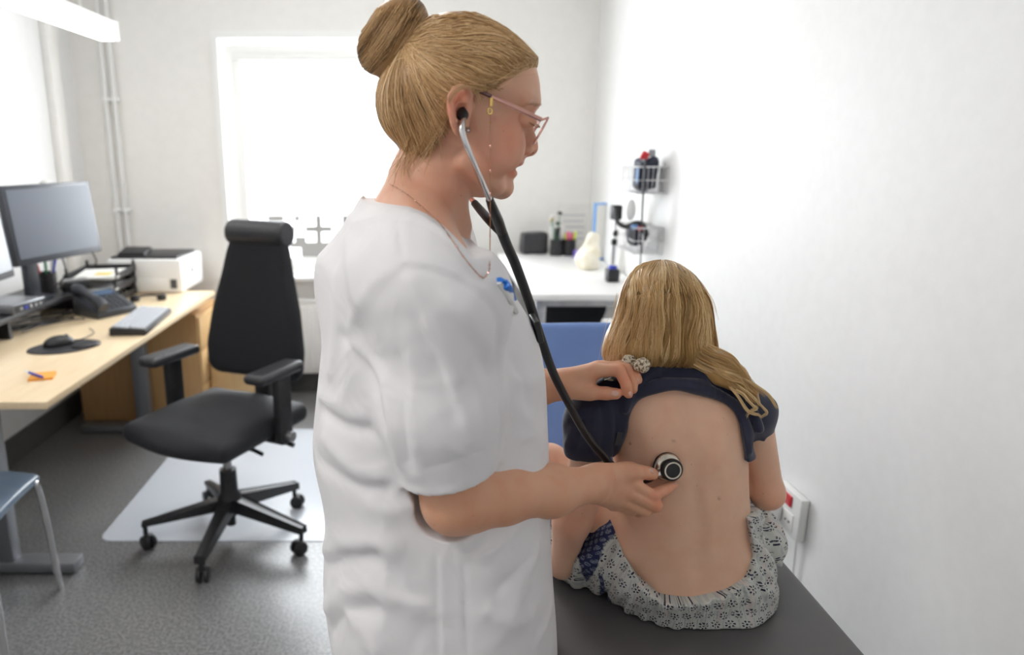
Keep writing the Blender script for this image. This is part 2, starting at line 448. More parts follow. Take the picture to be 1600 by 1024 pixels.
def wood_mat(name, c1, c2, rough=0.35, axis_scale=(3, 30, 30)):
    m = mat(name, c1, rough); N, L, b = nodes(m)
    tc = N.new('ShaderNodeTexCoord'); mp = N.new('ShaderNodeMapping'); mp.inputs['Scale'].default_value = axis_scale
    nz = N.new('ShaderNodeTexNoise'); nz.inputs['Scale'].default_value = 2.0; nz.inputs['Detail'].default_value = 6; nz.inputs['Distortion'].default_value = 0.6
    cr = N.new('ShaderNodeValToRGB'); cr.color_ramp.elements[0].color = (*c1, 1); cr.color_ramp.elements[1].color = (*c2, 1)
    cr.color_ramp.elements[0].position = 0.3; cr.color_ramp.elements[1].position = 0.7
    L.new(tc.outputs['Object'], mp.inputs[0]); L.new(mp.outputs[0], nz.inputs['Vector']); L.new(nz.outputs['Fac'], cr.inputs['Fac']); L.new(cr.outputs[0], b.inputs['Base Color'])
    return m
M['birch'] = wood_mat('birch', (0.72, 0.56, 0.36), (0.78, 0.63, 0.43), 0.3, (30, 3, 30))
M['beech'] = wood_mat('beech', (0.42, 0.24, 0.095), (0.48, 0.28, 0.12), 0.45, (30, 30, 3))
M['beech_light'] = wood_mat('beech_light', (0.58, 0.38, 0.18), (0.64, 0.43, 0.21), 0.4, (30, 30, 3))

m = mat('speckled_vinyl_floor', (0.2, 0.2, 0.2), 0.3); N, L, b = nodes(m); M['floor'] = m
tc = N.new('ShaderNodeTexCoord')
n1 = N.new('ShaderNodeTexNoise'); n1.inputs['Scale'].default_value = 110; n1.inputs['Detail'].default_value = 2
cr = N.new('ShaderNodeValToRGB'); e = cr.color_ramp.elements; e[0].color = (0.120, 0.121, 0.123, 1); e[0].position = 0.38; e[1].color = (0.245, 0.246, 0.248, 1); e[1].position = 0.62
n2 = N.new('ShaderNodeTexVoronoi'); n2.inputs['Scale'].default_value = 42
c2 = N.new('ShaderNodeValToRGB'); e = c2.color_ramp.elements; e[0].color = (1, 1, 1, 1); e[0].position = 0.0; e[1].color = (0, 0, 0, 1); e[1].position = 0.16
mx = N.new('ShaderNodeMixRGB'); mx.inputs[2].default_value = (0.40, 0.40, 0.39, 1)
mul = N.new('ShaderNodeMath'); mul.operation = 'MULTIPLY'; mul.inputs[1].default_value = 0.85
L.new(tc.outputs['Object'], n1.inputs['Vector']); L.new(tc.outputs['Object'], n2.inputs['Vector'])
L.new(n1.outputs['Fac'], cr.inputs['Fac']); L.new(n2.outputs['Distance'], c2.inputs['Fac']); L.new(c2.outputs[0], mul.inputs[0])
L.new(mul.outputs[0], mx.inputs['Fac']); L.new(cr.outputs[0], mx.inputs[1]); L.new(mx.outputs[0], b.inputs['Base Color'])
b.inputs['Roughness'].default_value = 0.32

def S(o, label): return tag(o, label, None, None, 'structure')
S(box('floor', ((XL + XR) / 2, (YF + YB) / 2, -0.05), (XR - XL + 0.4, YB - YF + 0.4, 0.1), M['floor']), 'grey speckled vinyl floor')
S(box('ceiling', ((XL + XR) / 2, (YF + YB) / 2, ZC + 0.05), (XR - XL + 0.4, YB - YF + 0.4, 0.1), M['ceiling']), 'white painted ceiling')
S(box('wall_left', (XL - 0.06, (YF + YB) / 2, ZC / 2), (0.12, YB - YF + 0.4, ZC), M['wall_paint']), 'white painted wall behind the desk')
S(box('wall_right', (XR + 0.06, (YF + YB) / 2, ZC / 2), (0.12, YB - YF + 0.4, ZC), M['wall_paint']), 'bare white wall beside the examination couch')
S(box('wall_front', ((XL + XR) / 2, YF - 0.06, ZC / 2), (XR - XL, 0.12, ZC), M['wall_paint']), 'white wall opposite the window')
WX0, WX1, WZ0, WZ1 = -1.175, 0.075, 0.775, 2.10
bm = bmesh.new(); T = 0.22
for x0, x1, z0, z1 in ((XL, WX0, 0, ZC), (WX1, XR, 0, ZC), (WX0, WX1, 0, WZ0), (WX0, WX1, WZ1, ZC)):
    add_box(bm, ((x0 + x1) / 2, YB + T / 2, (z0 + z1) / 2), (x1 - x0, T, z1 - z0))
S(bm_obj('wall_back', bm, M['wall_back']), 'off white wall with the window')
S(box('baseboard_back', ((XL + XR) / 2, YB - 0.006, 0.065), (XR - XL - 0.03, 0.012, 0.13), M['vinyl_base']), 'dark grey vinyl skirting under the radiator')
S(box('baseboard_left', (XL + 0.006, (YF + YB) / 2, 0.065), (0.012, YB - YF - 0.03, 0.13), M['vinyl_base']), 'dark grey vinyl skirting under the desk')
S(box('baseboard_right', (XR - 0.006, (YF + YB) / 2, 0.065), (0.012, YB - YF - 0.03, 0.13), M['vinyl_base']), 'dark grey vinyl skirting by the couch')
# window
win = thing('window_1', None, None, ((WX0 + WX1) / 2, YB, WZ0)); S(win, 'white framed window with frosted pixel pattern film')
def wchild(o):
    o.parent = win; o.matrix_parent_inverse = Matrix.Translation(-Vector(win.location)); return o
cs = 0.05
wchild(boxes('casing', [(((WX0 + WX1) / 2, YB - 0.012, WZ1 + 0.020), (WX1 - WX0 + 0.07, 0.024, 0.04)), (((WX0 - 0.0175), YB - 0.012, (WZ0 + WZ1) / 2), (0.035, 0.024, WZ1 - WZ0)),
      (((WX1 + 0.0175), YB - 0.012, (WZ0 + WZ1) / 2), (0.035, 0.024, WZ1 - WZ0))], M['white']))
fz0, fz1, fx0, fx1 = WZ0 + 0.002, WZ1 - 0.02, WX0 + 0.015, WX1 - 0.015; fw = 0.075
def frame_boxes(x0, x1, z0, z1, y, th, d):
    return [(((x0 + x1) / 2, y, z1 - th / 2), (x1 - x0, d, th)), (((x0 + x1) / 2, y, z0 + th / 2), (x1 - x0, d, th)),
            ((x0 + th / 2, y, (z0 + z1) / 2), (th, d, z1 - z0 - 2 * th)), ((x1 - th / 2, y, (z0 + z1) / 2), (th, d, z1 - z0 - 2 * th))]
wchild(boxes('frame', frame_boxes(fx0, fx1, fz0, fz1, YB + 0.10, 0.045, 0.09), M['white']))
wchild(boxes('sash', frame_boxes(fx0 + 0.04, fx1 - 0.04, fz0 + 0.02, fz1 - 0.04, YB + 0.085, 0.05, 0.05), M['white'], bevel=0.004))
gx0, gx1, gz0, gz1 = fx0 + 0.088, fx1 - 0.088, fz0 + 0.068, fz1 - 0.088
wchild(box('pane', ((gx0 + gx1) / 2, YB + 0.085, (gz0 + gz1) / 2), (gx1 - gx0, 0.006, gz1 - gz0), M['glass_clear']))
wchild(box('sill', ((WX0 + WX1) / 2, YB - 0.02, WZ0 - 0.035), (WX1 - WX0 + 0.12, 0.16, 0.025), M['white'], bevel=0.006))
pat = [(0, 3, 7, 12, 13), (7, 12, 13), (2, 5, 6, 7, 8, 9), (7, 11), (3, 4, 7), (2, 3, 4, 5, 6, 7, 8, 9), (4, 5, 6, 7, 8), (4, 5, 6, 7, 8, 11, 12)]
cell = 0.0325; x00 = P(437, 380, YB + 0.08)[0]
for off in (-14, 0, 14):
    for r, cols in enumerate(pat):
        runs = []
        for c in cols:
            if runs and runs[-1][1] == c - 1: runs[-1][1] = c
            else: runs.append([c, c])
        for a, b_ in runs:
            xa, xb = x00 + (a + off) * cell, x00 + (b_ + off + 1) * cell; xa, xb = max(xa, gx0), min(xb, gx1)
            if xb - xa < 0.01: continue
            zt = gz0 + (8 - r) * cell - 0.005
            wchild(box('film_square', ((xa + xb) / 2, YB + 0.080, zt - cell / 2), (xb - xa, 0.003, cell + 0.001), M['film']))
# corner trunking and pipes
S(box('trim_1', (XL + 0.02, 4.06, 1.35), (0.04, 0.10, 2.7), M['wall_back'], bevel=0.004), 'cream cable duct in the corner by the desk')
def pipe(x, label):
    t = thing('heating_pipe', label, 'pipe', (x, YB - 0.035, 0), group='heating pipes in the corner')
    cyl('tube', (0, 0, 0.02), (0, 0, 2.68), 0.011, M['white_plastic'], t, n=14)
    for z in (1.14, 1.77):
        box('clamp', (0, 0.012, z), (0.040, 0.05, 0.02), M['white'], t, bevel=0.003)
pipe(P(190, 360, YB)[0], 'thin white pipe nearer the corner on the back wall'); pipe(P(203, 360, YB)[0], 'thin white pipe nearer the window on the back wall')
# radiator
rad = thing('radiator', 'white panel radiator under the window', 'radiator', (-0.5, YB - 0.09, 0.15))
box('panel', (0, 0, 0.225), (1.15, 0.035, 0.45), M['radiator'], rad, bevel=0.008)
for i in range(26): box('rib', (-0.54 + i * 0.0432, -0.020, 0.225), (0.022, 0.014, 0.39), M['radiator'], rad, bevel=0.004, seg=1)
box('top_grille', (0, 0.01, 0.455), (1.15, 0.07, 0.012), M['radiator'], rad, bevel=0.003)
for s in (-0.5, 0.5): box('bracket', (s, 0.05, 0.2), (0.03, 0.075, 0.3), M['radiator'], rad)
# pendant lamp, then added ceiling fill panels
M['lamp_white'] = mat('lamp_housing', (0.82, 0.82, 0.81), 0.4)
M['lamp_glow'] = emis_mat('lamp_diffuser', (1.0, 0.97, 0.92), 5.0)
pl = thing('pendant_lamp', 'long white linear pendant lamp above the desk', 'lamp', (-1.385, 2.5, 1.95))
box('housing', (0, 0, 0.048), (0.075, 1.72, 0.066), M['lamp_white'], pl, bevel=0.006)
box('diffuser', (0, 0, 0.007), (0.060, 1.66, 0.014), M['lamp_glow'], pl, bevel=0.003)
for y in (-0.86, 0.86): box('end_cap', (0, y, 0.042), (0.080, 0.012, 0.084), M['lamp_white'], pl, bevel=0.004)
for y in (-0.6, 0.6): cyl('cable', (0, y, 0.08), (0, y, 0.75), 0.0015, M['white'], pl, n=6)
CEIL_GLOW = 1.0

for x, y, lab, glow in ((-0.35, 2.75, 'added square fill panel on the ceiling nearer the window', 8.5), (-1.30, 0.15, 'added square fill panel on the ceiling away from the window', 11.0)):  # unseen panels, added to fill the back wall and the near side of the figures
    t = thing('ceiling_fill', lab, 'fill light', (x, y, ZC), group='added ceiling fill panels')
    boxes('frame', frame_boxes(-0.32, 0.32, -0.32, 0.32, 0, 0.03, 0.03), M['lamp_white'], t).rotation_euler = (math.pi / 2, 0, 0)
    t.children[0].location = (0, 0, -0.016)
    box('diffuser', (0, 0, -0.018), (0.58, 0.58, 0.016), emis_mat('ceiling_fill_glow', (1.0, 0.975, 0.945), glow), t)

# ------------------------------------------------------------------ desk
DZ = 0.73
dk = thing('office_desk', 'long birch topped desk along the left wall', 'desk', (-1.58, 3.0, 0))
box('tabletop', (0, 0, DZ - 0.0125), (0.82, 1.82, 0.025), M['birch'], dk, bevel=0.003)
for y in (-0.67, 0.66):
    box('foot', (0.02, y, 0.025), (0.60, 0.075, 0.04), M['grey_metal'], dk, bevel=0.006)
    box('leg', (0.06, y, 0.37), (0.075, 0.055, 0.66), M['grey_metal'], dk, bevel=0.004)
box('rail', (-0.1, 0, DZ - 0.06), (0.05, 1.3, 0.05), M['grey_metal'], dk)
# cabinets below / beside
c = thing('drawer_cabinet', 'brown beech cabinet under the far end of the desk', 'cabinet', (-1.55, 3.92, 0))
box('body', (0, 0.0, 0.34), (0.66, 0.42, 0.60), M['beech'], c, bevel=0.003)
for i in range(3):
    d = box('drawer', (0.335, 0.0, 0.15 + i * 0.19), (0.016, 0.40, 0.18), M['beech_light'], c, bevel=0.002)
for sx in (-0.28, 0.28):
    for sy in (-0.17, 0.17): cyl('caster', (sx, sy, 0.0), (sx, sy, 0.045), 0.02, M['black'], c, n=12)
c = thing('pedestal', 'light beech drawer unit behind the office chair', 'cabinet', (-1.02, 4.0, 0))
box('body', (0, 0, 0.20), (0.36, 0.36, 0.38), M['beech_light'], c, bevel=0.003)
d = box('drawer', (0, -0.185, 0.25), (0.34, 0.014, 0.27), M['beech_light'], c, bevel=0.002)
tube('handle', catmull([(-0.05, -0.19, 0.29), (-0.05, -0.21, 0.29), (0.05, -0.21, 0.29), (0.05, -0.19, 0.29)], 4), 0.005, M['chrome'], c, n=8)

# monitors
def monitor(name, label, c, ang, wd, ht, has_dot=True, webcam=False):
    t = thing(name, label, 'monitor', (c[0], c[1], RS), ang, group='monitors on the riser')
    z = c[2] - RS; tl = RX(math.radians(-6))
    box('casing', (0, 0.014, z), (wd, 0.035, ht), M['bezel'], t, bevel=0.006, M=tl)
    box('screen', (0, -0.0045, z + 0.006), (wd - 0.034, 0.002, ht - 0.045), M['screen'], t, M=tl)
    if has_dot:
        bm = bmesh.new(); add_cyl(bm, (wd / 2 - 0.075, -0.0056, z - ht / 2 + 0.022), (wd / 2 - 0.075, -0.0075, z - ht / 2 + 0.022), 0.010, n=16)
        bm_obj('badge', bm, mat('badge_blue', (0.03, 0.30, 0.75), 0.35), t)
    box('stand_arm', (0, 0.09, z - 0.03), (0.06, 0.13, 0.05), M['bezel'], t, bevel=0.004)
    box('stand_neck', (0, 0.165, z / 2), (0.07, 0.03, z), M['bezel'], t, bevel=0.004)
    extrude_poly('stand_base', rounded_rect(0.16, 0.11, 0.03), 0.014, M['bezel'], t, M=Matrix.Translation((0, 0.165, 0.0005)))
    if webcam:
        box('webcam', (wd / 2 - 0.05, 0.0, z + ht / 2 + 0.018), (0.055, 0.03, 0.028), M['black'], t, bevel=0.008)
RS = 0.83
monitor('monitor', 'wide dark monitor with a blue dot, nearer the window', (-1.6075, 3.13, 1.185), math.radians(76), 0.510, 0.325)
monitor('monitor', 'second dark monitor cut off by the left picture edge', (-1.545, 2.41, 1.185), math.radians(94), 0.510, 0.325, True, True)
# riser shelf
rs = thing('monitor_riser', 'black riser shelf carrying the monitors', 'shelf', (-1.835, 2.86, DZ), math.radians(-2))
box('shelf', (0, 0, RS - DZ - 0.0125), (0.30, 1.24, 0.022), M['black'], rs, bevel=0.003)
for y in (-0.59, 0.0, 0.59): box('leg', (0.02, y, (RS - DZ - 0.025) / 2), (0.22, 0.02, RS - DZ - 0.025), M['black'], rs)
# docking station
t = thing('docking_station', 'flat grey docking station on the riser', 'computer', (*PZ(16, 484, RS)[:2], RS), math.radians(82))
box('body', (0, 0, 0.021), (0.20, 0.19, 0.040), M['grey_metal'], t, bevel=0.005)
box('front_panel', (0, -0.096, 0.02), (0.185, 0.004, 0.032), M['black'], t)
for i in range(5): box('port', (-0.06 + i * 0.03, -0.099, 0.02), (0.016, 0.003, 0.012), M['steel'] if i != 1 else M['blue_ink'], t)
# pen cup
def cup(name, loc, r, h, label, material, group=None):
    t = thing(name, label, 'pen cup', loc, 0, group)
    lathe('cup', [(0, 0), (r, 0), (r * 1.04, h), (r * 0.95, h), (r * 0.92, 0.006), (0, 0.006)], (0, 0, 0), material, t)
    return t
def pen(name, loc, tilt, az, ln, r, material, label, cap=None, group='pens in the cups'):
    t = thing(name, label, 'pen', loc, az, group)
    d = Vector((math.sin(tilt), 0, math.cos(tilt)))
    cyl('barrel', (0, 0, 0), d * ln * 0.75, r, material, t, n=10); cyl('cap', d * ln * 0.75, d * ln, r * 1.15, cap or material, t, n=10)
    return t
pc = PZ(76, 458, RS); cup('pen_cup', (pc[0], pc[1], RS), 0.042, 0.10, 'black pen cup on the monitor riser', M['black'])
M['red'] = mat('red_plastic', (0.55, 0.02, 0.03), 0.4); M['green'] = mat('green_plastic', (0.03, 0.25, 0.12), 0.4)
for i, (mm, lab, tl, az) in enumerate([(M['blue_ink'], 'tall blue pen in the riser pen cup', 0.22, 0.3), (M['green'], 'green pen in the riser pen cup', 0.12, 2.0), (M['red'], 'red pen in the riser pen cup', 0.18, 3.4), (M['white_plastic'], 'white pen in the riser pen cup', 0.16, 0.9)]):
    pen('pen', (pc[0] + 0.012 * math.cos(az), pc[1] + 0.012 * math.sin(az), RS + 0.008), tl, az, (0.175, 0.14, 0.135, 0.15)[i], 0.0055, mm, lab)
# stapler / small box on riser
sp = PZ(118, 452, RS); t = thing('label_printer', 'small silver and black gadget beside the pen cup', 'gadget', (sp[0], sp[1], RS), math.radians(50))
box('body', (0, 0, 0.02), (0.13, 0.07, 0.04), M['black'], t, bevel=0.008); box('cover', (0, 0, 0.046), (0.11, 0.055, 0.012), M['steel'], t, bevel=0.004)
# paper trays
tp = PZ(152, 455, DZ); 
for i in range(3):
    t = thing('letter_tray', ['lowest black letter tray behind the phone', 'middle black letter tray behind the phone', 'top black letter tray with cream papers'][i], 'tray', (-1.69 + i * 0.008, 3.67 - 0.004 * i, DZ + 0.002 + i * 0.062), math.radians(2 + 2 * i), 'letter trays stacked behind the phone')
    boxes('tray', [((0, 0, 0.003), (0.25, 0.34, 0.004)), ((-0.123, 0, 0.018), (0.004, 0.34, 0.034)), ((0.123, 0, 0.018), (0.004, 0.34, 0.034)), ((0, 0.168, 0.018), (0.25, 0.004, 0.034))] +
          [((sx, sy, 0.032), (0.012, 0.012, 0.056)) for sx in (-0.119, 0.119) for sy in (-0.14, 0.15)], M['black'], t)
    p_ = thing('paper_sheaf', ['sheaf of white paper in the lowest letter tray', 'sheaf of white paper in the middle letter tray', 'cream papers lying on the top letter tray'][i], 'paper', (-1.688 + i * 0.008, 3.665 - 0.004 * i, DZ + 0.008 + i * 0.062), math.radians(3 + 2 * i), 'papers in the letter trays')
    for k in range(3): box('sheet', (0.004 * k, -0.02 - 0.004 * k, 0.003 + 0.0045 * k), (0.21, 0.297, 0.004), M['paper'], p_, M=RZ(0.05 * k))
    if i == 2: box('note', (0.03, -0.06, 0.0155), (0.076, 0.076, 0.002), mat('yellow_note', (0.82, 0.58, 0.12), 0.7), p_)
# phone
M['phone'] = mat('phone_plastic', (0.040, 0.044, 0.054), 0.38); ph = PZ(160, 490, DZ); t = thing('desk_phone', 'dark desk telephone with its handset on the left', 'phone', (-1.525, 3.34, DZ), math.radians(58))
bm = bmesh.new(); add_box(bm, (0, 0, 0.03), (0.21, 0.19, 0.06))
for v in bm.verts:
    if v.co.z > 0.03: v.co.z = 0.030 + 0.36 * (v.co.y + 0.095)
bm_obj('body', bm, M['phone'], t, smooth=True, bevel=0.005)
slope = math.atan(0.36); kmat = mat('phone_key', (0.06, 0.065, 0.075), 0.4)
for r in range(5):
    for cidx in range(4):
        y = -0.07 + r * 0.022; x = -0.005 + cidx * 0.026
        box('key', (x, y, 0.033 + 0.36 * (y + 0.095)), (0.019, 0.014, 0.006), kmat, t, M=RX(slope))
box('display', (0.035, 0.06, 0.034 + 0.36 * 0.155), (0.10, 0.045, 0.004), mat('lcd', (0.05, 0.09, 0.16), 0.25), t, M=RX(slope))
V = catmull([(-0.078, -0.105, 0.050), (-0.079, -0.06, 0.080), (-0.080, 0.0, 0.100), (-0.079, 0.06, 0.118), (-0.078, 0.105, 0.118)], 5)
tube('handset', V, [0.026, 0.026, 0.020, 0.018, 0.020, 0.026, 0.026], M['phone'], t, n=14, flat=1.1)
# headset
hp = PZ(232, 470, DZ); t = thing('headset', 'small black headset lying before the printer', 'headset', (hp[0], hp[1], DZ), math.radians(20))
arc = [(0.065 * math.cos(a), 0.065 * math.sin(a), 0.012 + 0.006 * math.sin(a)) for a in np.linspace(0, math.pi, 14)]
tube('headband', arc, 0.006, M['black'], t, n=8)
for sx in (-0.065, 0.065): lathe('earpiece', [(0, 0), (0.022, 0), (0.025, 0.012), (0.021, 0.028), (0, 0.03)], (sx, 0, 0.001), M['black'], t, n=18)
tube('microphone', catmull([(-0.065, 0, 0.012), (-0.09, -0.04, 0.01), (-0.07, -0.09, 0.008)], 5), 0.004, M['black'], t, n=8)
# keyboard
A = PZ(168, 526, DZ); Bq = PZ(216, 535, DZ); Cq = PZ(268, 490, DZ)
kc = (A + Cq) / 2; dirk = Cq - Bq; ka = math.atan2(dirk[1], dirk[0])
t = thing('keyboard', 'grey keyboard with light key caps on the desk', 'keyboard', (kc[0] + 0.005, kc[1], DZ), ka)
bm = bmesh.new(); add_box(bm, (0, 0, 0.013), (0.43, 0.15, 0.022))
for v in bm.verts:
    if v.co.z > 0.01 and v.co.y > 0: v.co.z += 0.010
bm_obj('body', bm, M['black'], t, smooth=True, bevel=0.004)
box('deck', (0, 0, 0.0295), (0.42, 0.14, 0.004), M['kb_body'], t, M=RX(0.067))
keymesh = None
for r in range(6):
    for k in range(20):
        x = -0.2 + k * 0.0205 + (0.004 * (r % 3)) ; y = -0.057 + r * 0.0225
        if keymesh is None:
            o = box('key', (0, 0, 0), (0.0165, 0.0175, 0.007), M['key'], t); keymesh = o.data
        else: o = link(bpy.data.objects.new('key', keymesh), t)
        o.location = (min(x, 0.198), y, 0.034 + 0.067 * y); o.rotation_euler = (0.067, 0, 0)
# mouse mat and mouse
mp = PZ(101, 543, DZ); t = thing('mouse_mat', 'black rounded mouse mat with a wrist rest', 'mouse mat', (mp[0], mp[1], DZ), math.radians(35))
extrude_poly('pad', [(0.125 * math.cos(a) * (1 + 0.06 * math.cos(2 * a)), 0.10 * math.sin(a)) for a in np.linspace(0, 2 * math.pi, 40)[:-1]], 0.005, M['black_vinyl'], t)
sdf_obj('wrist_rest', INT(ell((0.07, -0.035, 0.006), (0.055, 0.04, 0.016)), lambda p: 0.002 - p[:, 2]), 0.004, M['black_vinyl'], t)
mo = PZ(92, 538, DZ + 0.008); t = thing('mouse', 'black computer mouse on the mat', 'mouse', (mo[0], mo[1], DZ + 0.006), math.radians(40))
sdf_obj('shell', INT(ell((0, 0, 0.004), (0.058, 0.033, 0.034)), lambda p: -p[:, 2]), 0.003, M['black'], t)
cyl('wheel', (0.03, -0.004, 0.030), (0.03, 0.004, 0.030), 0.009, M['grey_metal'], t, n=12)
tube('cable', catmull([(0.055, 0, 0.006), (0.10, 0.03, 0.003), (0.16, 0.10, 0.003), (0.17, 0.2, 0.003)], 6), 0.002, M['black'], t, n=6)
# sticky notes and pen
sn = PZ(66, 590, DZ); t = thing('sticky_note_pad', 'orange sticky note pad near the desk edge', 'sticky notes', (sn[0], sn[1], DZ), math.radians(18))
for k in range(4): box('sheet', (0.0005 * k, 0, 0.0012 + 0.0022 * k), (0.076, 0.076, 0.002), M['orange_note'], t)
sn = PZ(53, 586, DZ + 0.012); t = thing('ballpoint_pen', 'blue and white ballpoint pen lying on the orange notes', 'pen', (sn[0], sn[1], DZ + 0.0145), math.radians(-35))
cyl('barrel', (-0.03, 0, 0), (0.055, 0, 0), 0.0045, M['blue_ink'], t, n=10); cyl('tip', (-0.065, 0, 0), (-0.03, 0, 0), 0.003, M['white_plastic'], t, n=10, rb=0.0045)
# printer
t = thing('laser_printer', 'white laser printer with black top at the desk end', 'printer', (-1.525, 4.03, DZ))
box('body', (0, 0, 0.092), (0.40, 0.37, 0.18), M['white_plastic'], t, bevel=0.008)
box('top_cover', (-0.01, 0.01, 0.188), (0.36, 0.32, 0.014), M['black'], t, bevel=0.004)
box('output_flap', (-0.09, -0.06, 0.208), (0.15, 0.12, 0.03), M['black'], t, bevel=0.01, M=RX(0.2))
box('button_panel', (0.155, -0.1865, 0.05), (0.035, 0.003, 0.05), M['kb_body'], t)
box('paper_drawer', (0.0, -0.187, 0.045), (0.24, 0.004, 0.07), M['white_plastic'], t, bevel=0.002)
box('side_grip', (0.2015, 0.0, 0.10), (0.004, 0.02, 0.03), M['kb_body'], t); box('side_panel', (0.2012, 0.02, 0.05), (0.003, 0.28, 0.07), M['white_plastic'], t, bevel=0.001)
# cables behind
rng = random.Random(3)
for i in range(9):
    a = PZ(rng.uniform(-30, 60), rng.uniform(505, 525), DZ); b_ = PZ(rng.uniform(95, 150), rng.uniform(478, 508), DZ)
    mid = (a + b_) / 2 + np.array([rng.uniform(-0.1, 0.1), rng.uniform(-0.1, 0.1), 0])
    pts = catmull([a, mid, b_], 8); pts[:, 2] = DZ + 0.004 + 0.002 * i
    tag(tube('desk_cable', pts, 0.003, M['black'], None, n=6), 'thin black cable in the tangle below the monitors', 'cable', 'black cables under the riser')
for i, (a, b_) in enumerate([((95, 395, 3.3), (85, 450, 3.2)), ((140, 388, 3.35), (138, 420, 3.5))]):
    q0, q1 = P(*a), P(*b_); tag(tube('monitor_cable', catmull([q0, (q0 + q1) / 2 + np.array([0.02, 0.03, -0.02]), q1], 6), 0.004, M['black'], None, n=6),
        ['black cable hanging below the middle of the monitor', 'black cable hanging below the monitor corner'][i], 'cable', 'cables hanging behind the monitor')
wsx = P(150, 345, 3.98)
t = thing('wall_socket', 'cream socket strip on the wall behind the monitor', 'socket', (XL + 0.003, 3.86, 1.10))
box('strip', (0.015, 0, 0.08), (0.03, 0.06, 0.30), M['white_plastic'], t, bevel=0.004)
for z in (0.0, 0.08, 0.16): cyl('outlet', (0.030, 0, z), (0.032, 0, z), 0.018, M['kb_body'], t, n=16)
box('plug', (0.05, 0, 0.0), (0.04, 0.04, 0.05), M['black'], t, bevel=0.008)
# ------------------------------------------------------------------ floor mat
m = mat('clear_mat', (0.80, 0.84, 0.90), 0.22, Alpha=0.55); M['mat'] = m
extrude_poly('chair_mat', rounded_rect(1.16, 1.16, 0.05), 0.003, m, None, M=Matrix.Translation((-0.70, 3.10, 0.0005)))
tag(bpy.data.objects['chair_mat'], 'clear plastic mat under the office chair', 'floor mat')
# ------------------------------------------------------------------ office chair
ch = thing('office_chair', 'black swivel office chair with headrest and armrests', 'chair', (-0.764, 2.557, 0), math.radians(154))
for k in range(5):
    a = math.radians(194 + 72 * k - 154); ca, sa = math.cos(a), math.sin(a)
    bm = bmesh.new(); add_box(bm, (0.5, 0, 0), (1, 1, 1))
    for v in bm.verts:
        f = v.co.x; half = 0.026 * (1 - f) + 0.015 * f
        zc = 0.150 * (1 - f) + 0.098 * f; zh = 0.024 * (1 - f) + 0.010 * f
        r = 0.03 + 0.30 * f
        v.co = Vector((r * ca - v.co.y * 2 * half * sa, r * sa + v.co.y * 2 * half * ca, zc + v.co.z * 2 * zh))
    leg = bm_obj('leg', bm, M['black'], ch, smooth=True, bevel=0.005)
    cx, cy = 0.318 * ca, 0.318 * sa
    cyl('stem', (cx, cy, 0.05), (cx, cy, 0.10), 0.009, M['black'], leg, n=10)
    ang = a + 0.7 + k
    d = Vector((math.cos(ang), math.sin(ang), 0))
    cc = Vector((cx, cy, 0.028)) + Vector((-d.y, d.x, 0)) * 0.012
    for s in (-1, 1):
        bmw = bmesh.new(); add_cyl(bmw, cc + d * s * 0.006, cc + d * s * 0.022, 0.028, n=20); bmesh.ops.recalc_face_normals(bmw, faces=bmw.faces)
        bm_obj('caster_wheel', bmw, M['black'], leg, smooth=True, bevel=0.004)
    bmw = bmesh.new(); add_box(bmw, cc + Vector((0, 0, 0.018)), (0.03, 0.03, 0.026)); bm_obj('caster_fork', bmw, M['black'], leg, bevel=0.008, smooth=True)
lathe('hub', [(0, 0.10), (0.03, 0.10), (0.046, 0.125), (0.046, 0.18), (0.034, 0.20), (0.032, 0.29), (0.0, 0.29)], (0, 0, 0), M['black'], ch)
cyl('gas_lift', (0, 0, 0.29), (0, 0, 0.42), 0.017, M['steel'], ch); cyl('gas_spigot', (0, 0, 0.055), (0, 0, 0.11), 0.018, M['black'], ch)
box('mechanism', (0, -0.02, 0.425), (0.17, 0.24, 0.05), M['black'], ch, bevel=0.012)
tube('lever', [(0.06, 0.02, 0.415), (-0.16, 0.03, 0.41), (-0.20, 0.03, 0.40)], 0.008, M['black'], ch, n=8)
tube('lever', [(-0.05, -0.08, 0.42), (-0.22, -0.09, 0.405), (-0.25, -0.09, 0.40)], 0.010, M['black'], ch, n=8)
seat = U([rbox((0, 0.03, 0.495), (0.245, 0.25, 0.040), 0.038), ell((0, 0.02, 0.52), (0.21, 0.215, 0.045)), ell((0, 0.22, 0.485), (0.21, 0.09, 0.045))], 0.03)
sdf_obj('seat', seat, 0.009, M['seat_fabric'], ch, it=2)
box('seat_shell', (0, 0.01, 0.452), (0.40, 0.42, 0.02), M['black'], ch, bevel=0.008)
def yback(z): return -0.235 - 0.10 * (z - 0.6)
zs = [0.60, 0.64, 0.72, 0.87, 1.01, 1.10, 1.15]; wd = [0.20, 0.228, 0.234, 0.208, 0.168, 0.146, 0.128]
def backf(p):
    p = p - np.array([0.018, 0, 0]); z = p[:, 2]; wv = np.interp(z, zs, wd); yc = -0.235 - 0.10 * (z - 0.6) - 0.10 * 0 + 0.5 * (p[:, 0] ** 2) 
    q = np.stack([np.maximum(np.abs(p[:, 0]) - (wv - 0.03), 0), np.maximum(np.abs(p[:, 1] - yc) - 0.004, 0), np.maximum(np.abs(z - 0.877) - 0.252, 0)], 1)
    return np.linalg.norm(q, axis=1) - 0.03
sdf_obj('backrest', Prim(backf, (-0.28, -0.40, 0.56), (0.30, -0.12, 1.22)), 0.009, M['black_fabric'], ch, it=2)
hr = rc((-0.097, yback(1.2) + 0.005, 1.168), (0.137, yback(1.2) + 0.005, 1.168), 0.052)
sdf_obj('headrest', INT(hr, lambda p: np.abs(p[:, 0] - 0.020) - 0.138), 0.006, M['black_vinyl'], ch, it=2)
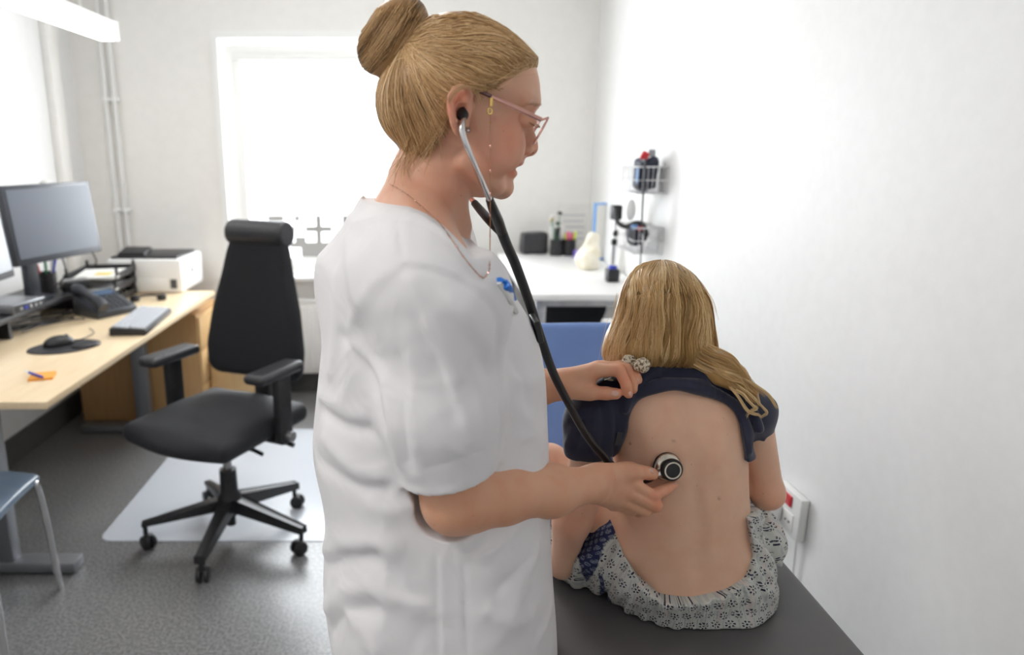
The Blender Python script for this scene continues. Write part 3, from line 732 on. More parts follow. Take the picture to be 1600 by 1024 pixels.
boxes('back_bracket', [((0, -0.24, 0.55), (0.07, 0.03, 0.32)), ((0, -0.16, 0.42), (0.07, 0.20, 0.03))], M['black'], ch, bevel=0.006)
for s in (-1, 1):
    arm = boxes('armrest', [((s * 0.262, -0.02, 0.575), (0.035, 0.075, 0.25)), ((s * 0.235, -0.02, 0.452), (0.10, 0.07, 0.022))], M['black'], ch, bevel=0.010)
    pd = rbox((s * 0.250, 0.0, 0.715), (0.046, 0.125, 0.019), 0.018)
    sdf_obj('arm_pad', pd, 0.006, M['black_vinyl'], arm)
    cyl('knob', (s * 0.28, -0.02, 0.47), (s * 0.305, -0.02, 0.47), 0.018, M['steel'], arm, n=16)
# ------------------------------------------------------------------ visitor chair
vc = thing('visitor_chair', 'blue seated visitor chair with chrome tube legs', 'chair', (-1.50, 1.98, 0), math.radians(6))
st = U([rbox((0, 0, 0.455), (0.235, 0.215, 0.016), 0.015)], 0)
stf = Prim(lambda p: st.f(p + np.stack([0 * p[:, 0], 0 * p[:, 0], 0.5 * (p[:, 0] ** 2) + 0.25 * p[:, 1] ** 2], 1) * -1 * np.array([0, 0, -1])), (-0.26, -0.25, 0.40), (0.26, 0.25, 0.50))
sdf_obj('seat', stf, 0.007, M['blue_chair'], vc, it=2)
for s in (-1, 1):
    tube('leg', catmull([(s * 0.15, 0.17, 0.425), (s * 0.215, 0.17, 0.42), (s * 0.238, 0.178, 0.37), (s * 0.252, 0.20, 0.0)], 6), 0.0105, M['chrome'], vc, n=12)
    tube('leg', catmull([(s * 0.15, -0.17, 0.425), (s * 0.215, -0.17, 0.42), (s * 0.238, -0.178, 0.37), (s * 0.252, -0.20, 0.0)], 6), 0.0105, M['chrome'], vc, n=12)
    tube('side_rail', [(s * 0.215, -0.17, 0.425), (s * 0.215, 0.17, 0.425)], 0.010, M['chrome'], vc, n=10)
tube('cross_rail', [(-0.2, 0.1, 0.425), (0.2, 0.1, 0.425)], 0.010, M['chrome'], vc, n=10)
bk = Prim(lambda p: rbox((0, -0.235, 0.72), (0.21, 0.012, 0.11), 0.012).f(p), (-0.22, -0.26, 0.60), (0.22, -0.2, 0.84))
sdf_obj('backrest', bk, 0.008, M['blue_chair'], vc)
for s in (-1, 1): tube('back_post', catmull([(s * 0.18, -0.17, 0.425), (s * 0.19, -0.235, 0.46), (s * 0.19, -0.25, 0.75)], 6), 0.010, M['chrome'], vc, n=10)
# ------------------------------------------------------------------ side table by the right wall
TZ = 0.90
tb = thing('side_table', 'white worktop table along the right wall', 'table', (0.695, 3.58, 0))
box('tabletop', (0, 0, TZ - 0.014), (0.54, 1.27, 0.028), M['white'], tb, bevel=0.003)
for sx in (-0.20, 0.22):
    for sy in (-0.55, 0.55): box('leg', (sx, sy, (TZ - 0.028) / 2), (0.045, 0.045, TZ - 0.028), M['steel'], tb, bevel=0.003)
box('apron', (0, -0.58, TZ - 0.045), (0.40, 0.02, 0.034), M['steel'], tb)
def on_table(px, py): q = PZ(px, py, TZ); return (q[0], q[1], TZ)
q = on_table(833, 396)
t = thing('zip_pouch', 'black zipped pouch on the white table', 'pouch', q, 0.2)
sdf_obj('bag', WAVES(rbox((0, 0, 0.062), (0.075, 0.05, 0.062), 0.02), 0.003, (8,), 2), 0.005, M['black_vinyl'], t, it=2)
tube('zip', [(-0.065, -0.03, 0.118), (0, -0.02, 0.128), (0.065, -0.03, 0.118)], 0.004, M['grey_metal'], t, n=8)
for i, (px, lab) in enumerate(((869, 'black pen cup next to the pouch'), (889, 'black pen cup with highlighters'))):
    q = on_table(px, 399); cup('pen_cup', q, 0.036, 0.092, lab, M['black'], 'black pen cups on the white table')
    for k in range(4):
        az = k * 1.6 + i; mm = [(M['white_plastic'], M['black']), (mat('pink_marker', (0.85, 0.08, 0.25), 0.4), mat('lime_marker', (0.65, 0.75, 0.08), 0.4))][i][k % 2]
        nm = [['shorter white marker in the cup next to the pouch', 'shorter black marker in the cup next to the pouch', 'taller white marker in the cup next to the pouch', 'taller black marker in the cup next to the pouch'], ['shorter pink highlighter in the cup', 'shorter lime highlighter in the cup', 'taller pink highlighter in the cup', 'taller lime highlighter in the cup']][i][k]
        pen('marker_pen', (q[0] + 0.016 * math.cos(az), q[1] + 0.016 * math.sin(az), TZ + 0.008), 0.13, az, [0.145, 0.118][i] + 0.012 * (k // 2), 0.007, mm, nm, None, ['markers in the cup next to the pouch', 'highlighters in the cup'][i])
t = thing('paper_posy', 'pale paper flower posy standing in the pen cup', 'flower', (on_table(868, 399)[0], on_table(868, 399)[1], TZ + 0.01))
for k in range(5):
    a = k * 1.26; d = Vector((0.035 * math.cos(a), 0.02 * math.sin(a), 0.14 + 0.02 * k))
    cyl('stem', (0, 0, 0), d, 0.002, M['green'], t, n=6)
    lathe('blossom', [(0, 0), (0.010, 0.004), (0.016, 0.014), (0.008, 0.02), (0, 0.012)], d, [M['paper'], M['black'], mat('cream_petal', (0.75, 0.6, 0.35), 0.6)][k % 3], t, n=10)
# notice sheet, blue folder, bag
q0, q1 = P(868, 396, YB - 0.004), P(928, 318, YB - 0.004)
t = thing('notice_sheet', 'pale printed sheet pinned to the back wall', 'paper', ((q0[0] + q1[0]) / 2, YB - 0.004, (q0[2] + q1[2]) / 2))
box('sheet', (0, 0, 0), (q1[0] - q0[0], 0.003, q1[2] - q0[2]), M['paper'], t)
grey_ink = mat('grey_ink', (0.55, 0.56, 0.60), 0.8)
for k in range(5): box('text_line', (-0.01, -0.002, 0.08 - 0.035 * k), (0.14 - 0.02 * (k % 2), 0.001, 0.009), grey_ink, t)
q = on_table(934, 406)
t = thing('blue_folder', 'pale folder with blue border leaning by the wall corner', 'folder', (q[0], q[1], TZ), 0.35)
bl = mat('blue_border', (0.16, 0.38, 0.78), 0.45)
boxes('border', frame_boxes(-0.04, 0.04, 0.0, 0.31, 0, 0.010, 0.014), bl, t); box('page', (0, 0, 0.155), (0.062, 0.008, 0.29), M['paper'], t)
q = on_table(918, 420)
t = thing('plastic_bag', 'cream crumpled plastic bag on the white table', 'bag', q)
sdf_obj('bag', INT(WAVES(U([ell((0, 0, 0.05), (0.055, 0.07, 0.075)), ell((0.02, 0.02, 0.12), (0.03, 0.04, 0.07))], 0.03), 0.012, (10, 18), 5), lambda p: -p[:, 2]), 0.005,
        noise_mat('bag_plastic', (0.78, 0.72, 0.55), (0.84, 0.80, 0.70), 20, 0.35), t, it=1)
q = on_table(898, 404); t = thing('tape_roll', 'violet tape roll lying before the highlighters', 'tape', q, 0.6)
lathe('roll', [(0.014, 0), (0.024, 0), (0.024, 0.02), (0.014, 0.02), (0.014, 0)], (0, 0, 0.024), mat('violet', (0.20, 0.14, 0.55), 0.4), t, axis=(0.9, -0.3, 0.0))
q = on_table(956, 440)
t = thing('otoscope_stand', 'black otoscope charging stand with slim handle', 'medical device', q)
box('base', (0, 0, 0.030), (0.055, 0.06, 0.060), M['black'], t, bevel=0.006); lathe('collar', [(0, 0.06), (0.022, 0.06), (0.018, 0.075), (0, 0.076)], (0, 0, 0), M['blue_ink'], t)
cyl('handle', (0, 0, 0.07), (0, 0, 0.20), 0.012, M['chrome'], t); cyl('grip', (0, 0, 0.17), (0, 0, 0.195), 0.014, M['black'], t); cyl('neck', (0, 0, 0.20), (0, 0, 0.285), 0.006, M['chrome'], t)
lathe('knob', [(0, 0), (0.012, 0.004), (0.014, 0.018), (0.008, 0.03), (0, 0.03)], (0.004, 0, 0.205), M['black'], t, n=14)
box('head', (0, 0, 0.315), (0.045, 0.05, 0.065), M['black'], t, bevel=0.006)
# under the table
t = thing('storage_chair', 'black padded chair tucked under the white table', 'chair', (0.72, 3.55, 0))
sdf_obj('backrest', INT(ell((0, 0, 0.74), (0.20, 0.07, 0.20)), lambda p: np.maximum(p[:, 2] - 0.845, 0.58 - p[:, 2])), 0.01, M['black_fabric'], t, it=2)
sdf_obj('seat', rbox((0, 0.24, 0.47), (0.20, 0.20, 0.035), 0.03), 0.012, M['black_fabric'], t); cyl('post', (0, 0.2, 0.06), (0, 0.2, 0.45), 0.02, M['black'], t)
box('back_post', (0, 0.05, 0.52), (0.06, 0.03, 0.20), M['black'], t)
for k in range(5):
    a = k * 2 * math.pi / 5 + 0.3; tube('foot', [(0, 0.2, 0.09), (0.24 * math.cos(a), 0.2 + 0.24 * math.sin(a), 0.03)], [0.02, 0.014], M['black'], t, n=8)
t = thing('glove_box', 'white and red cardboard box under the white table', 'box', (0.79, 2.80, 0.62), 0.2)
box('stand', (0, 0, -0.31), (0.16, 0.14, 0.62), M['white_plastic'], t, bevel=0.004)
box('carton', (0, 0, 0.10), (0.13, 0.11, 0.20), M['white_plastic'], t, bevel=0.004); box('red_print', (-0.01, -0.0565, 0.10), (0.05, 0.002, 0.04), M['red'], t); box('tissue', (0, 0, 0.215), (0.06, 0.05, 0.04), M['paper'], t, bevel=0.012)
# ------------------------------------------------------------------ wire baskets
M['wire'] = mat('wire', (0.62, 0.62, 0.63), 0.3, 0.8)
def basket(z, label):
    t = thing('wire_basket', label, 'basket', (XR - 0.065, 3.07, z), 0, 'wire baskets on the right wall')
    X, Y, H = 0.06, 0.125, 0.105
    ring = lambda zz: [(-X, -Y, zz), (X, -Y, zz), (X, Y, zz), (-X, Y, zz), (-X, -Y, zz)]
    for zz in (0, H / 2, H): tube('rim', ring(zz), 0.0022 if zz < H else 0.0032, M['wire'], t, n=6)
    for k in range(11):
        y = -Y + 2 * Y * k / 10; tube('wire', [(-X, y, H), (-X, y, 0), (X, y, 0), (X, y, H)], 0.0014, M['wire'], t, n=5)
    for k in range(1, 6):
        x = -X + 2 * X * k / 6; tube('wire', [(x, -Y, H), (x, -Y, 0), (x, Y, 0), (x, Y, H)], 0.0014, M['wire'], t, n=5)
basket(1.315, 'upper wire basket on the right wall'); basket(1.07, 'lower wire basket on the right wall')
M['navy_cuff'] = noise_mat('navy_cuff', (0.012, 0.016, 0.035), (0.03, 0.035, 0.06), 60, 0.6)
t = thing('pressure_cuff', 'navy blood pressure cuff with red tab in upper basket', 'pressure cuff', (XR - 0.075, 3.04, 1.325))
sdf_obj('roll', WAVES(rbox((0.0, 0, 0.065), (0.038, 0.06, 0.065), 0.02), 0.006, (9,), 3), 0.005, M['navy_cuff'], t, it=2)
box('tab', (-0.018, -0.055, 0.138), (0.03, 0.02, 0.035), M['red'], t, bevel=0.006, M=RY(0.5)); box('strap', (0.012, -0.05, 0.150), (0.03, 0.015, 0.03), M['grey_metal'], t, bevel=0.005)
box('blue_label', (-0.0395, -0.045, 0.06), (0.003, 0.03, 0.06), bl, t)
tube('hose', catmull([(-0.03, -0.075, 0.12), (-0.028, -0.10, 0.11), (-0.028, -0.105, -0.02), (-0.02, -0.09, -0.14), (-0.015, -0.08, -0.20), (-0.01, -0.08, -0.34)], 6), [0.005, 0.005, 0.004, 0.003, 0.003], M['kb_body'], t, n=8)
t = thing('pressure_gauge', 'black pressure cuff with gauge bulb in lower basket', 'pressure gauge', (XR - 0.085, 3.05, 1.10))
sdf_obj('cuff', WAVES(ell((0, 0, 0.045), (0.045, 0.07, 0.055)), 0.006, (9, 14), 7), 0.005, M['navy_cuff'], t, it=1)
tube('band', catmull([(-0.105, -0.03, 0.15), (-0.095, -0.03, 0.10), (-0.06, -0.03, 0.075), (0.0, -0.05, 0.09), (0.03, -0.06, 0.04)], 6), [0.008, 0.018, 0.022, 0.02], M['black'], t, n=10, flat=0.5)
sdf_obj('dial', ell((-0.045, -0.05, 0.145), (0.022, 0.012, 0.045)), 0.004, M['white_plastic'], t)
box('red_tab', (-0.005, -0.07, 0.07), (0.025, 0.012, 0.02), M['red'], t, bevel=0.004); tube('valve', [(0.0, -0.075, 0.05), (0.008, -0.08, -0.02), (0.01, -0.08, -0.03)], [0.006, 0.008, 0.012], M['chrome'], t, n=10)
box('blue_patch', (-0.028, -0.062, 0.075), (0.03, 0.012, 0.02), bl, t, bevel=0.004)
# ------------------------------------------------------------------ outlet box on the right wall
t = thing('outlet_box', 'white wall outlet box with red switch beside the couch', 'socket', (XR - 0.001, 1.727, 0.503))
box('box', (-0.012, 0.0, 0.055), (0.022, 0.125, 0.118), M['white_plastic'], t, bevel=0.003)
box('red_switch', (-0.025, 0.0, 0.088), (0.006, 0.042, 0.030), M['red'], t, bevel=0.002)
box('outlet', (-0.024, -0.012, 0.032), (0.003, 0.05, 0.05), M['paper'], t, bevel=0.006)
for s_ in (-1, 1): cyl('contact', (-0.0255, -0.012 + s_ * 0.009, 0.032), (-0.027, -0.012 + s_ * 0.009, 0.032), 0.003, M['black'], t, n=8)
box('plug', (-0.040, 0.036, 0.035), (0.032, 0.045, 0.05), M['white_plastic'], t, bevel=0.01)
tube('cord', catmull([(-0.044, 0.040, 0.012), (-0.044, 0.040, -0.05), (-0.05, 0.05, -0.2), (-0.03, 0.06, -0.40), (-0.03, 0.06, -0.48)], 6), 0.003, M['white_plastic'], t, n=8)
tube('cord', catmull([(-0.012, -0.045, -0.003), (-0.010, -0.045, -0.1), (-0.012, -0.045, -0.3), (-0.012, -0.05, -0.485)], 6), 0.003, M['white_plastic'], t, n=8)
# ------------------------------------------------------------------ examination couch
M['grey_vinyl'] = noise_mat('grey_vinyl', (0.085, 0.082, 0.082), (0.095, 0.092, 0.092), 12, 0.42, bump=0.06, bscale=500)
M['blue_vinyl'] = noise_mat('blue_vinyl', (0.125, 0.21, 0.46), (0.14, 0.235, 0.50), 8, 0.4, bump=0.05, bscale=400)
CZ = 0.75
cx = 0.415
co = thing('examination_couch', 'examination couch with grey seat and raised blue backrest', 'couch', (cx, 1.0, 0))
sdf_obj('seat_pad', rbox((0, 0.04, CZ - 0.035), (0.2495, 0.58, 0.035), 0.016), 0.008, M['grey_vinyl'], co, it=1)
Rb = rotm('X', 62)
sdf_obj('backrest_pad', WAVES(rbox((0, 0.735, CZ + 0.135), (0.2495, 0.18, 0.030), 0.018, Rb), 0.003, (4,), 4), 0.008, M['blue_vinyl'], co, it=1)
box('bed_frame', (0, 0.1, CZ - 0.085), (0.40, 1.2, 0.03), M['grey_metal'], co, bevel=0.004)
box('column', (0, 0.1, 0.36), (0.20, 0.30, 0.60), M['white_plastic'], co, bevel=0.01)
box('base', (0, 0.1, 0.045), (0.42, 0.90, 0.07), M['white_plastic'], co, bevel=0.015)
for s in (-1, 1): tube('back_support', [(s * 0.15, 0.55, CZ - 0.08), (s * 0.15, 0.80, CZ + 0.06)], 0.012, M['steel'], co, n=10)
# ------------------------------------------------------------------ people: materials
def skin_mat(name, base, blush):
    m = mat(name, base, 0.5); N, L, b = nodes(m)
    at = N.new('ShaderNodeAttribute'); at.attribute_name = 'tint'
    tc = N.new('ShaderNodeTexCoord')
    n1 = N.new('ShaderNodeTexNoise'); n1.inputs['Scale'].default_value = 28; n1.inputs['Detail'].default_value = 4
    cr = N.new('ShaderNodeValToRGB'); cr.color_ramp.elements[0].color = (*base, 1); cr.color_ramp.elements[1].color = (*blush, 1)
    cr.color_ramp.elements[0].position = 0.42; cr.color_ramp.elements[1].position = 0.80
    vo = N.new('ShaderNodeTexVoronoi'); vo.inputs['Scale'].default_value = 34; vo.inputs['Randomness'].default_value = 1.0
    c2 = N.new('ShaderNodeValToRGB'); c2.color_ramp.elements[0].color = (0.55, 0.45, 0.40, 1); c2.color_ramp.elements[1].color = (1, 1, 1, 1)
    c2.color_ramp.elements[0].position = 0.02; c2.color_ramp.elements[1].position = 0.055
    m1 = N.new('ShaderNodeMixRGB'); m1.blend_type = 'MULTIPLY'; m1.inputs[0].default_value = 0.55
    m2 = N.new('ShaderNodeMixRGB'); m2.blend_type = 'MULTIPLY'; m2.inputs[0].default_value = 1.0
    L.new(tc.outputs['Object'], n1.inputs['Vector']); L.new(tc.outputs['Object'], vo.inputs['Vector']); L.new(n1.outputs['Fac'], cr.inputs['Fac'])
    L.new(vo.outputs['Distance'], c2.inputs['Fac']); L.new(cr.outputs[0], m1.inputs[1]); L.new(c2.outputs[0], m1.inputs[2])
    L.new(m1.outputs[0], m2.inputs[1]); L.new(at.outputs['Color'], m2.inputs[2]); L.new(m2.outputs[0], b.inputs['Base Color'])
    b.inputs['Subsurface Weight'].default_value = 0.25; b.inputs['Subsurface Radius'].default_value = (0.012, 0.005, 0.003); b.inputs['Subsurface Scale'].default_value = 0.6
    n3 = N.new('ShaderNodeTexNoise'); n3.inputs['Scale'].default_value = 420; n3.inputs['Detail'].default_value = 3
    bp = N.new('ShaderNodeBump'); bp.inputs['Strength'].default_value = 0.12; bp.inputs['Distance'].default_value = 0.0006
    L.new(tc.outputs['Object'], n3.inputs['Vector']); L.new(n3.outputs['Fac'], bp.inputs['Height']); L.new(bp.outputs['Normal'], b.inputs['Normal'])
    return m
def hair_mat(name, dark, mid, light, rough=0.42):
    m = mat(name, mid, rough); N, L, b = nodes(m)
    at = N.new('ShaderNodeAttribute'); at.attribute_name = 'tone'
    cr = N.new('ShaderNodeValToRGB'); e = cr.color_ramp.elements; e[0].color = (*dark, 1); e[1].color = (*light, 1); q = e.new(0.5); q.color = (*mid, 1)
    L.new(at.outputs['Fac'], cr.inputs['Fac']); L.new(cr.outputs[0], b.inputs['Base Color'])
    b.inputs['Specular IOR Level'].default_value = 0.5; return m
M['skin_nurse'] = skin_mat('skin_fair', (0.70, 0.405, 0.280), (0.68, 0.34, 0.225))
M['skin_child'] = skin_mat('skin_light', (0.74, 0.465, 0.325), (0.70, 0.40, 0.27))
M['hair_nurse'] = hair_mat('hair_ash_blond', (0.15, 0.072, 0.024), (0.50, 0.285, 0.115), (0.88, 0.64, 0.36), 0.36)
M['hair_child'] = hair_mat('hair_honey_blond', (0.26, 0.130, 0.036), (0.64, 0.390, 0.150), (0.92, 0.70, 0.39), 0.38)
def cloth_mat(name, col, rough=0.8, sheen=0.1, weave=900, trans=0.0):
    m = noise_mat(name, tuple(c * 0.97 for c in col), col, 9, rough, bump=0.08, bscale=weave); b = nodes(m)[2]
    b.inputs['Sheen Weight'].default_value = sheen; b.inputs['Subsurface Weight'].default_value = trans; b.inputs['Subsurface Scale'].default_value = 0.01
    return m
M['scrub'] = cloth_mat('white_scrub_cotton', (0.80, 0.785, 0.80), 0.75, 0.05)
_N, _L, _b = nodes(M['scrub'])                      # crumpled cotton relief
_tc = _N.new('ShaderNodeTexCoord'); _n1 = _N.new('ShaderNodeTexNoise'); _n1.inputs['Scale'].default_value = 11; _n1.inputs['Detail'].default_value = 2; _n1.inputs['Distortion'].default_value = 1.2
_bp = _N.new('ShaderNodeBump'); _bp.inputs['Strength'].default_value = 0.35; _bp.inputs['Distance'].default_value = 0.012
_L.new(_tc.outputs['Object'], _n1.inputs['Vector']); _L.new(_n1.outputs['Fac'], _bp.inputs['Height']); _L.new(_bp.outputs['Normal'], _b.inputs['Normal'])
M['navy_cotton'] = cloth_mat('navy_cotton', (0.011, 0.014, 0.040), 0.8, 0.25)

# ------------------------------------------------------------------ outlines with thickness
class Poly2:
    def __init__(s, pts, h=0.001, pad=0.09, smooth=True):
        p = np.asarray(pts, float)
        if smooth:
            q = []; n = len(p)
            for i in range(n):
                a, b, c, d = p[i - 1], p[i], p[(i + 1) % n], p[(i + 2) % n]
                for k in range(5):
                    t = k / 5; q.append(0.5 * (2 * b + (c - a) * t + (2 * a - 5 * b + 4 * c - d) * t * t + (3 * b - a - 3 * c + d) * t ** 3))
            p = np.array(q)
        s.lo = p.min(0) - pad; s.hi = p.max(0) + pad; s.h = h; s.pmin, s.pmax = p.min(0), p.max(0)
        n = np.ceil((s.hi - s.lo) / h).astype(int) + 2; s.n = n
        X, Z = np.meshgrid(s.lo[0] + np.arange(n[0]) * h, s.lo[1] + np.arange(n[1]) * h, indexing='ij')
        d = np.full(X.shape, 9.0); ins = np.zeros(X.shape, bool)
        for a, b in zip(p, np.roll(p, -1, 0)):
            ba = b - a; t = np.clip(((X - a[0]) * ba[0] + (Z - a[1]) * ba[1]) / max(ba @ ba, 1e-12), 0, 1)
            d = np.minimum(d, (X - a[0] - t * ba[0]) ** 2 + (Z - a[1] - t * ba[1]) ** 2)
            c = (a[1] > Z) != (b[1] > Z)
            if c.any():
                xi = a[0] + (Z - a[1]) / np.where(abs(b[1] - a[1]) < 1e-12, 1e-12, b[1] - a[1]) * ba[0]; ins ^= c & (X < xi)
        s.g = np.sqrt(d) * np.where(ins, 1, -1)             # positive inside
    def __call__(s, x, z):
        fx = np.clip((x - s.lo[0]) / s.h, 0, s.n[0] - 1.001); fz = np.clip((z - s.lo[1]) / s.h, 0, s.n[1] - 1.001)
        i, j = fx.astype(int), fz.astype(int); a, b = fx - i, fz - j; g = s.g
        return g[i, j] * (1 - a) * (1 - b) + g[i + 1, j] * a * (1 - b) + g[i, j + 1] * (1 - a) * b + g[i + 1, j + 1] * a * b
def xz(pts, Y): return [tuple(P(x, y, Y)[[0, 2]]) for x, y in pts]
def inflate(poly, y0, D, W):                         # W: number or function of (x, z)
    wm = W if np.isscalar(W) else 0.09
    def f(p):
        d = poly(p[:, 0], p[:, 2]); w_ = W if np.isscalar(W) else W(p[:, 0], p[:, 2])
        return D * (np.sqrt(np.maximum(1 - d / D, 0) ** 2 + ((p[:, 1] - y0) / w_) ** 2) - 1)
    return Prim(f, (poly.pmin[0], y0 - wm, poly.pmin[1]), (poly.pmax[0], y0 + wm, poly.pmax[1]))

# ================================================================== the nurse
Y0 = 0.95
XN, ZK0, ZK1, KS = P(672, 250, Y0)[0], P(700, 345, Y0)[2], P(700, 285, Y0)[2], 0.16
def N2(px, py, dy=0.0):                            # point of the head's middle plane (before the head is turned)
    q = P(px, py, Y0)
    for _ in range(2): q = P(px, py, Y0 - KS * float(sm01(q[2], ZK0, ZK1)) * (q[0] - XN))
    return np.array([q[0], Y0 + dy, q[2]])
def xzh(pts): return [tuple(N2(x, y)[[0, 2]]) for x, y in pts]
face_px = [(834, 99), (840, 117), (843, 134), (843, 150), (840, 162), (830, 174), (821, 190), (817, 208), (813, 226), (810, 240), (805, 252), (798, 262),
           (795, 272), (794, 281), (795, 290), (794, 298), (789, 304), (782, 306), (772, 305), (752, 309), (728, 303), (705, 275), (680, 250), (650, 238), (622, 216),
           (604, 186), (600, 150), (607, 110), (627, 76), (655, 47), (690, 32), (720, 29), (755, 37), (790, 57), (818, 79)]
face_poly = Poly2(xzh(face_px))
zA, zB, zC_, zD = P(700, 130, Y0)[2], P(700, 200, Y0)[2], P(700, 255, Y0)[2], P(700, 305, Y0)[2]
headW = lambda x, z: np.interp(z, [zD, zC_, zB, zA], [0.046, 0.057, 0.067, 0.073])
skull = inflate(face_poly, Y0, 0.085, headW)
neckc = [N2(688, 222), N2(668, 290), N2(655, 360)]
def mirror(pts): return [np.array([q[0], 2 * Y0 - q[1], q[2]]) for q in pts]
def SH(q):                                        # the head is turned a little towards the viewer
    q = np.array(q, float); q[..., 1] -= KS * sm01(q[..., 2], ZK0, ZK1) * (q[..., 0] - XN); return q
def TURN(pr):
    def f(p):
        q = p.copy(); q[:, 1] += KS * sm01(p[:, 2], ZK0, ZK1) * (p[:, 0] - XN); return pr.f(q)
    return Prim(f, pr.lo - np.array([0, 0.03, 0]), pr.hi + np.array([0, 0.03, 0]))
head = [skull,
        rc(neckc[0], neckc[1], 0.0455, 0.0505), rc(neckc[1], neckc[2], 0.051, 0.060),
        rc(N2(690, 240, -0.035), N2(722, 352, -0.012), 0.013, 0.012), rc(N2(690, 240, 0.035), N2(722, 352, 0.012), 0.013, 0.012),
        rc(N2(648, 330, -0.03), P(655, 425, 0.82), 0.046, 0.055), rc(N2(648, 330, 0.03), np.array([P(655, 425, 0.82)[0], 2 * Y0 - 0.82, P(655, 425, 0.82)[2]]), 0.046, 0.055),
        rc(N2(650, 350), N2(665, 440), 0.062, 0.075),
        ell(N2(772, 228, -0.040), (0.034, 0.022, 0.036)), ell(N2(772, 228, 0.040), (0.034, 0.022, 0.036)),
        rc(N2(831, 163, -0.008), N2(813, 158, -0.042), 0.0068, 0.007), rc(N2(831, 163, 0.008), N2(813, 158, 0.042), 0.0068, 0.007),
        rc(N2(722, 252, -0.047), N2(770, 290, -0.028), 0.012, 0.012), rc(N2(722, 252, 0.047), N2(770, 290, 0.028), 0.012, 0.012),
        ell(N2(785, 293), (0.0135, 0.019, 0.0140))]
headU = U(head, 0.013)
headU = SUB(headU, U([ell(N2(828, 186, -0.036), (0.012, 0.016, 0.012)), ell(N2(828, 186, 0.036), (0.012, 0.016, 0.012))], 0), 0.010)
nose = U([rc(N2(823, 183), N2(822, 200), 0.0075, 0.0078), rc(N2(822, 200), N2(826, 220), 0.0078, 0.0090), rc(N2(826, 220), N2(829.5, 231), 0.0090, 0.0092),
          ell(N2(820, 234, -0.0115), (0.009, 0.0065, 0.0072)), ell(N2(820, 234, 0.0115), (0.009, 0.0065, 0.0072)), rc(N2(815, 238), N2(826, 236), 0.008, 0.006)], 0.006)
lips = U([ell(N2(805.5, 252.5), (0.0105, 0.019, 0.0075)), ell(N2(797.5, 271), (0.0088, 0.018, 0.0065))], 0.002)
face = U([U([headU, nose], 0.009), lips], 0.006)
face = SUB(face, U([rc(N2(806, 262.5, -0.014), N2(814, 263.5), 0.0020, 0.0026), rc(N2(806, 262.5, 0.014), N2(814, 263.5), 0.0020, 0.0026),
                    ell(N2(826, 239.5, -0.006), (0.0055, 0.003, 0.004)), ell(N2(826, 239.5, 0.006), (0.0055, 0.003, 0.004))], 0), 0.002)
lids = U([ell(N2(818, 190, -0.030), (0.0125, 0.014, 0.0105)), ell(N2(818, 190, 0.030), (0.0125, 0.014, 0.0105))], 0)
face = U([face, lids], 0.003)
face = RIDGE(face, [([N2(829, 190, -0.030), N2(822, 195, -0.040), N2(815, 194, -0.046)], -0.0014, 0.0022), ([N2(831, 183, -0.026), N2(823, 181, -0.042), N2(815, 186, -0.048)], -0.0012, 0.0028)]
             + [([N2(845, y, -0.012), N2(838, y - 2, -0.035)], -0.0006, 0.002) for y in (125, 136)])
face = TURN(face)
# ear (near side) and its twin
YE = 0.865
def ear_prims(mir=False):
    def E(px, py, out=0.0):
        q = P(px, py, YE - out)
        return np.array([q[0], 2 * Y0 - q[1], q[2]]) if mir else q
    rim_px = [(734, 160, -0.002), (736, 149, 0.005), (731, 140, 0.010), (721, 136.5, 0.014), (711, 140.5, 0.018), (705.5, 150, 0.020), (704, 162, 0.020), (705.5, 176, 0.018), (709, 191, 0.014), (714, 203, 0.008), (719, 208, 0.003)]
    rim = U(chain([E(*q) for q in rim_px], [0.0030, 0.0034, 0.0038, 0.0040, 0.0044, 0.0046, 0.0046, 0.0044, 0.0046, 0.0052, 0.0050]), 0.002)
    plate = U([rc(E(722, 150, 0.002), E(714, 165, 0.003), 0.008, 0.009), rc(E(714, 165, 0.003), E(716, 195, 0.0), 0.009, 0.008), rc(E(728, 165, -0.004), E(722, 195, -0.003), 0.010, 0.008)], 0.008)
    anti = U(chain([E(728, 158, 0.008), E(719, 161, 0.012), E(713, 172, 0.014), (E(714, 186, 0.012)), E(721, 196, 0.006)], [0.0022, 0.0028, 0.0030, 0.0030, 0.0030]), 0.002)
    tr = rc(E(731.5, 172, 0.004), E(731, 182, 0.003), 0.0042, 0.0044)
    hole = ell(E(722, 174, 0.013), (0.0075, 0.012, 0.0105)); hole2 = ell(E(725, 150, 0.014), (0.006, 0.009, 0.0065)); anti = U([anti], 0.0)
    return U([SUB(U([rim, plate, anti], 0.003), U([hole, hole2], 0), 0.004), tr], 0.003)
face = U([face, ear_prims(), ear_prims(True)], 0.003)

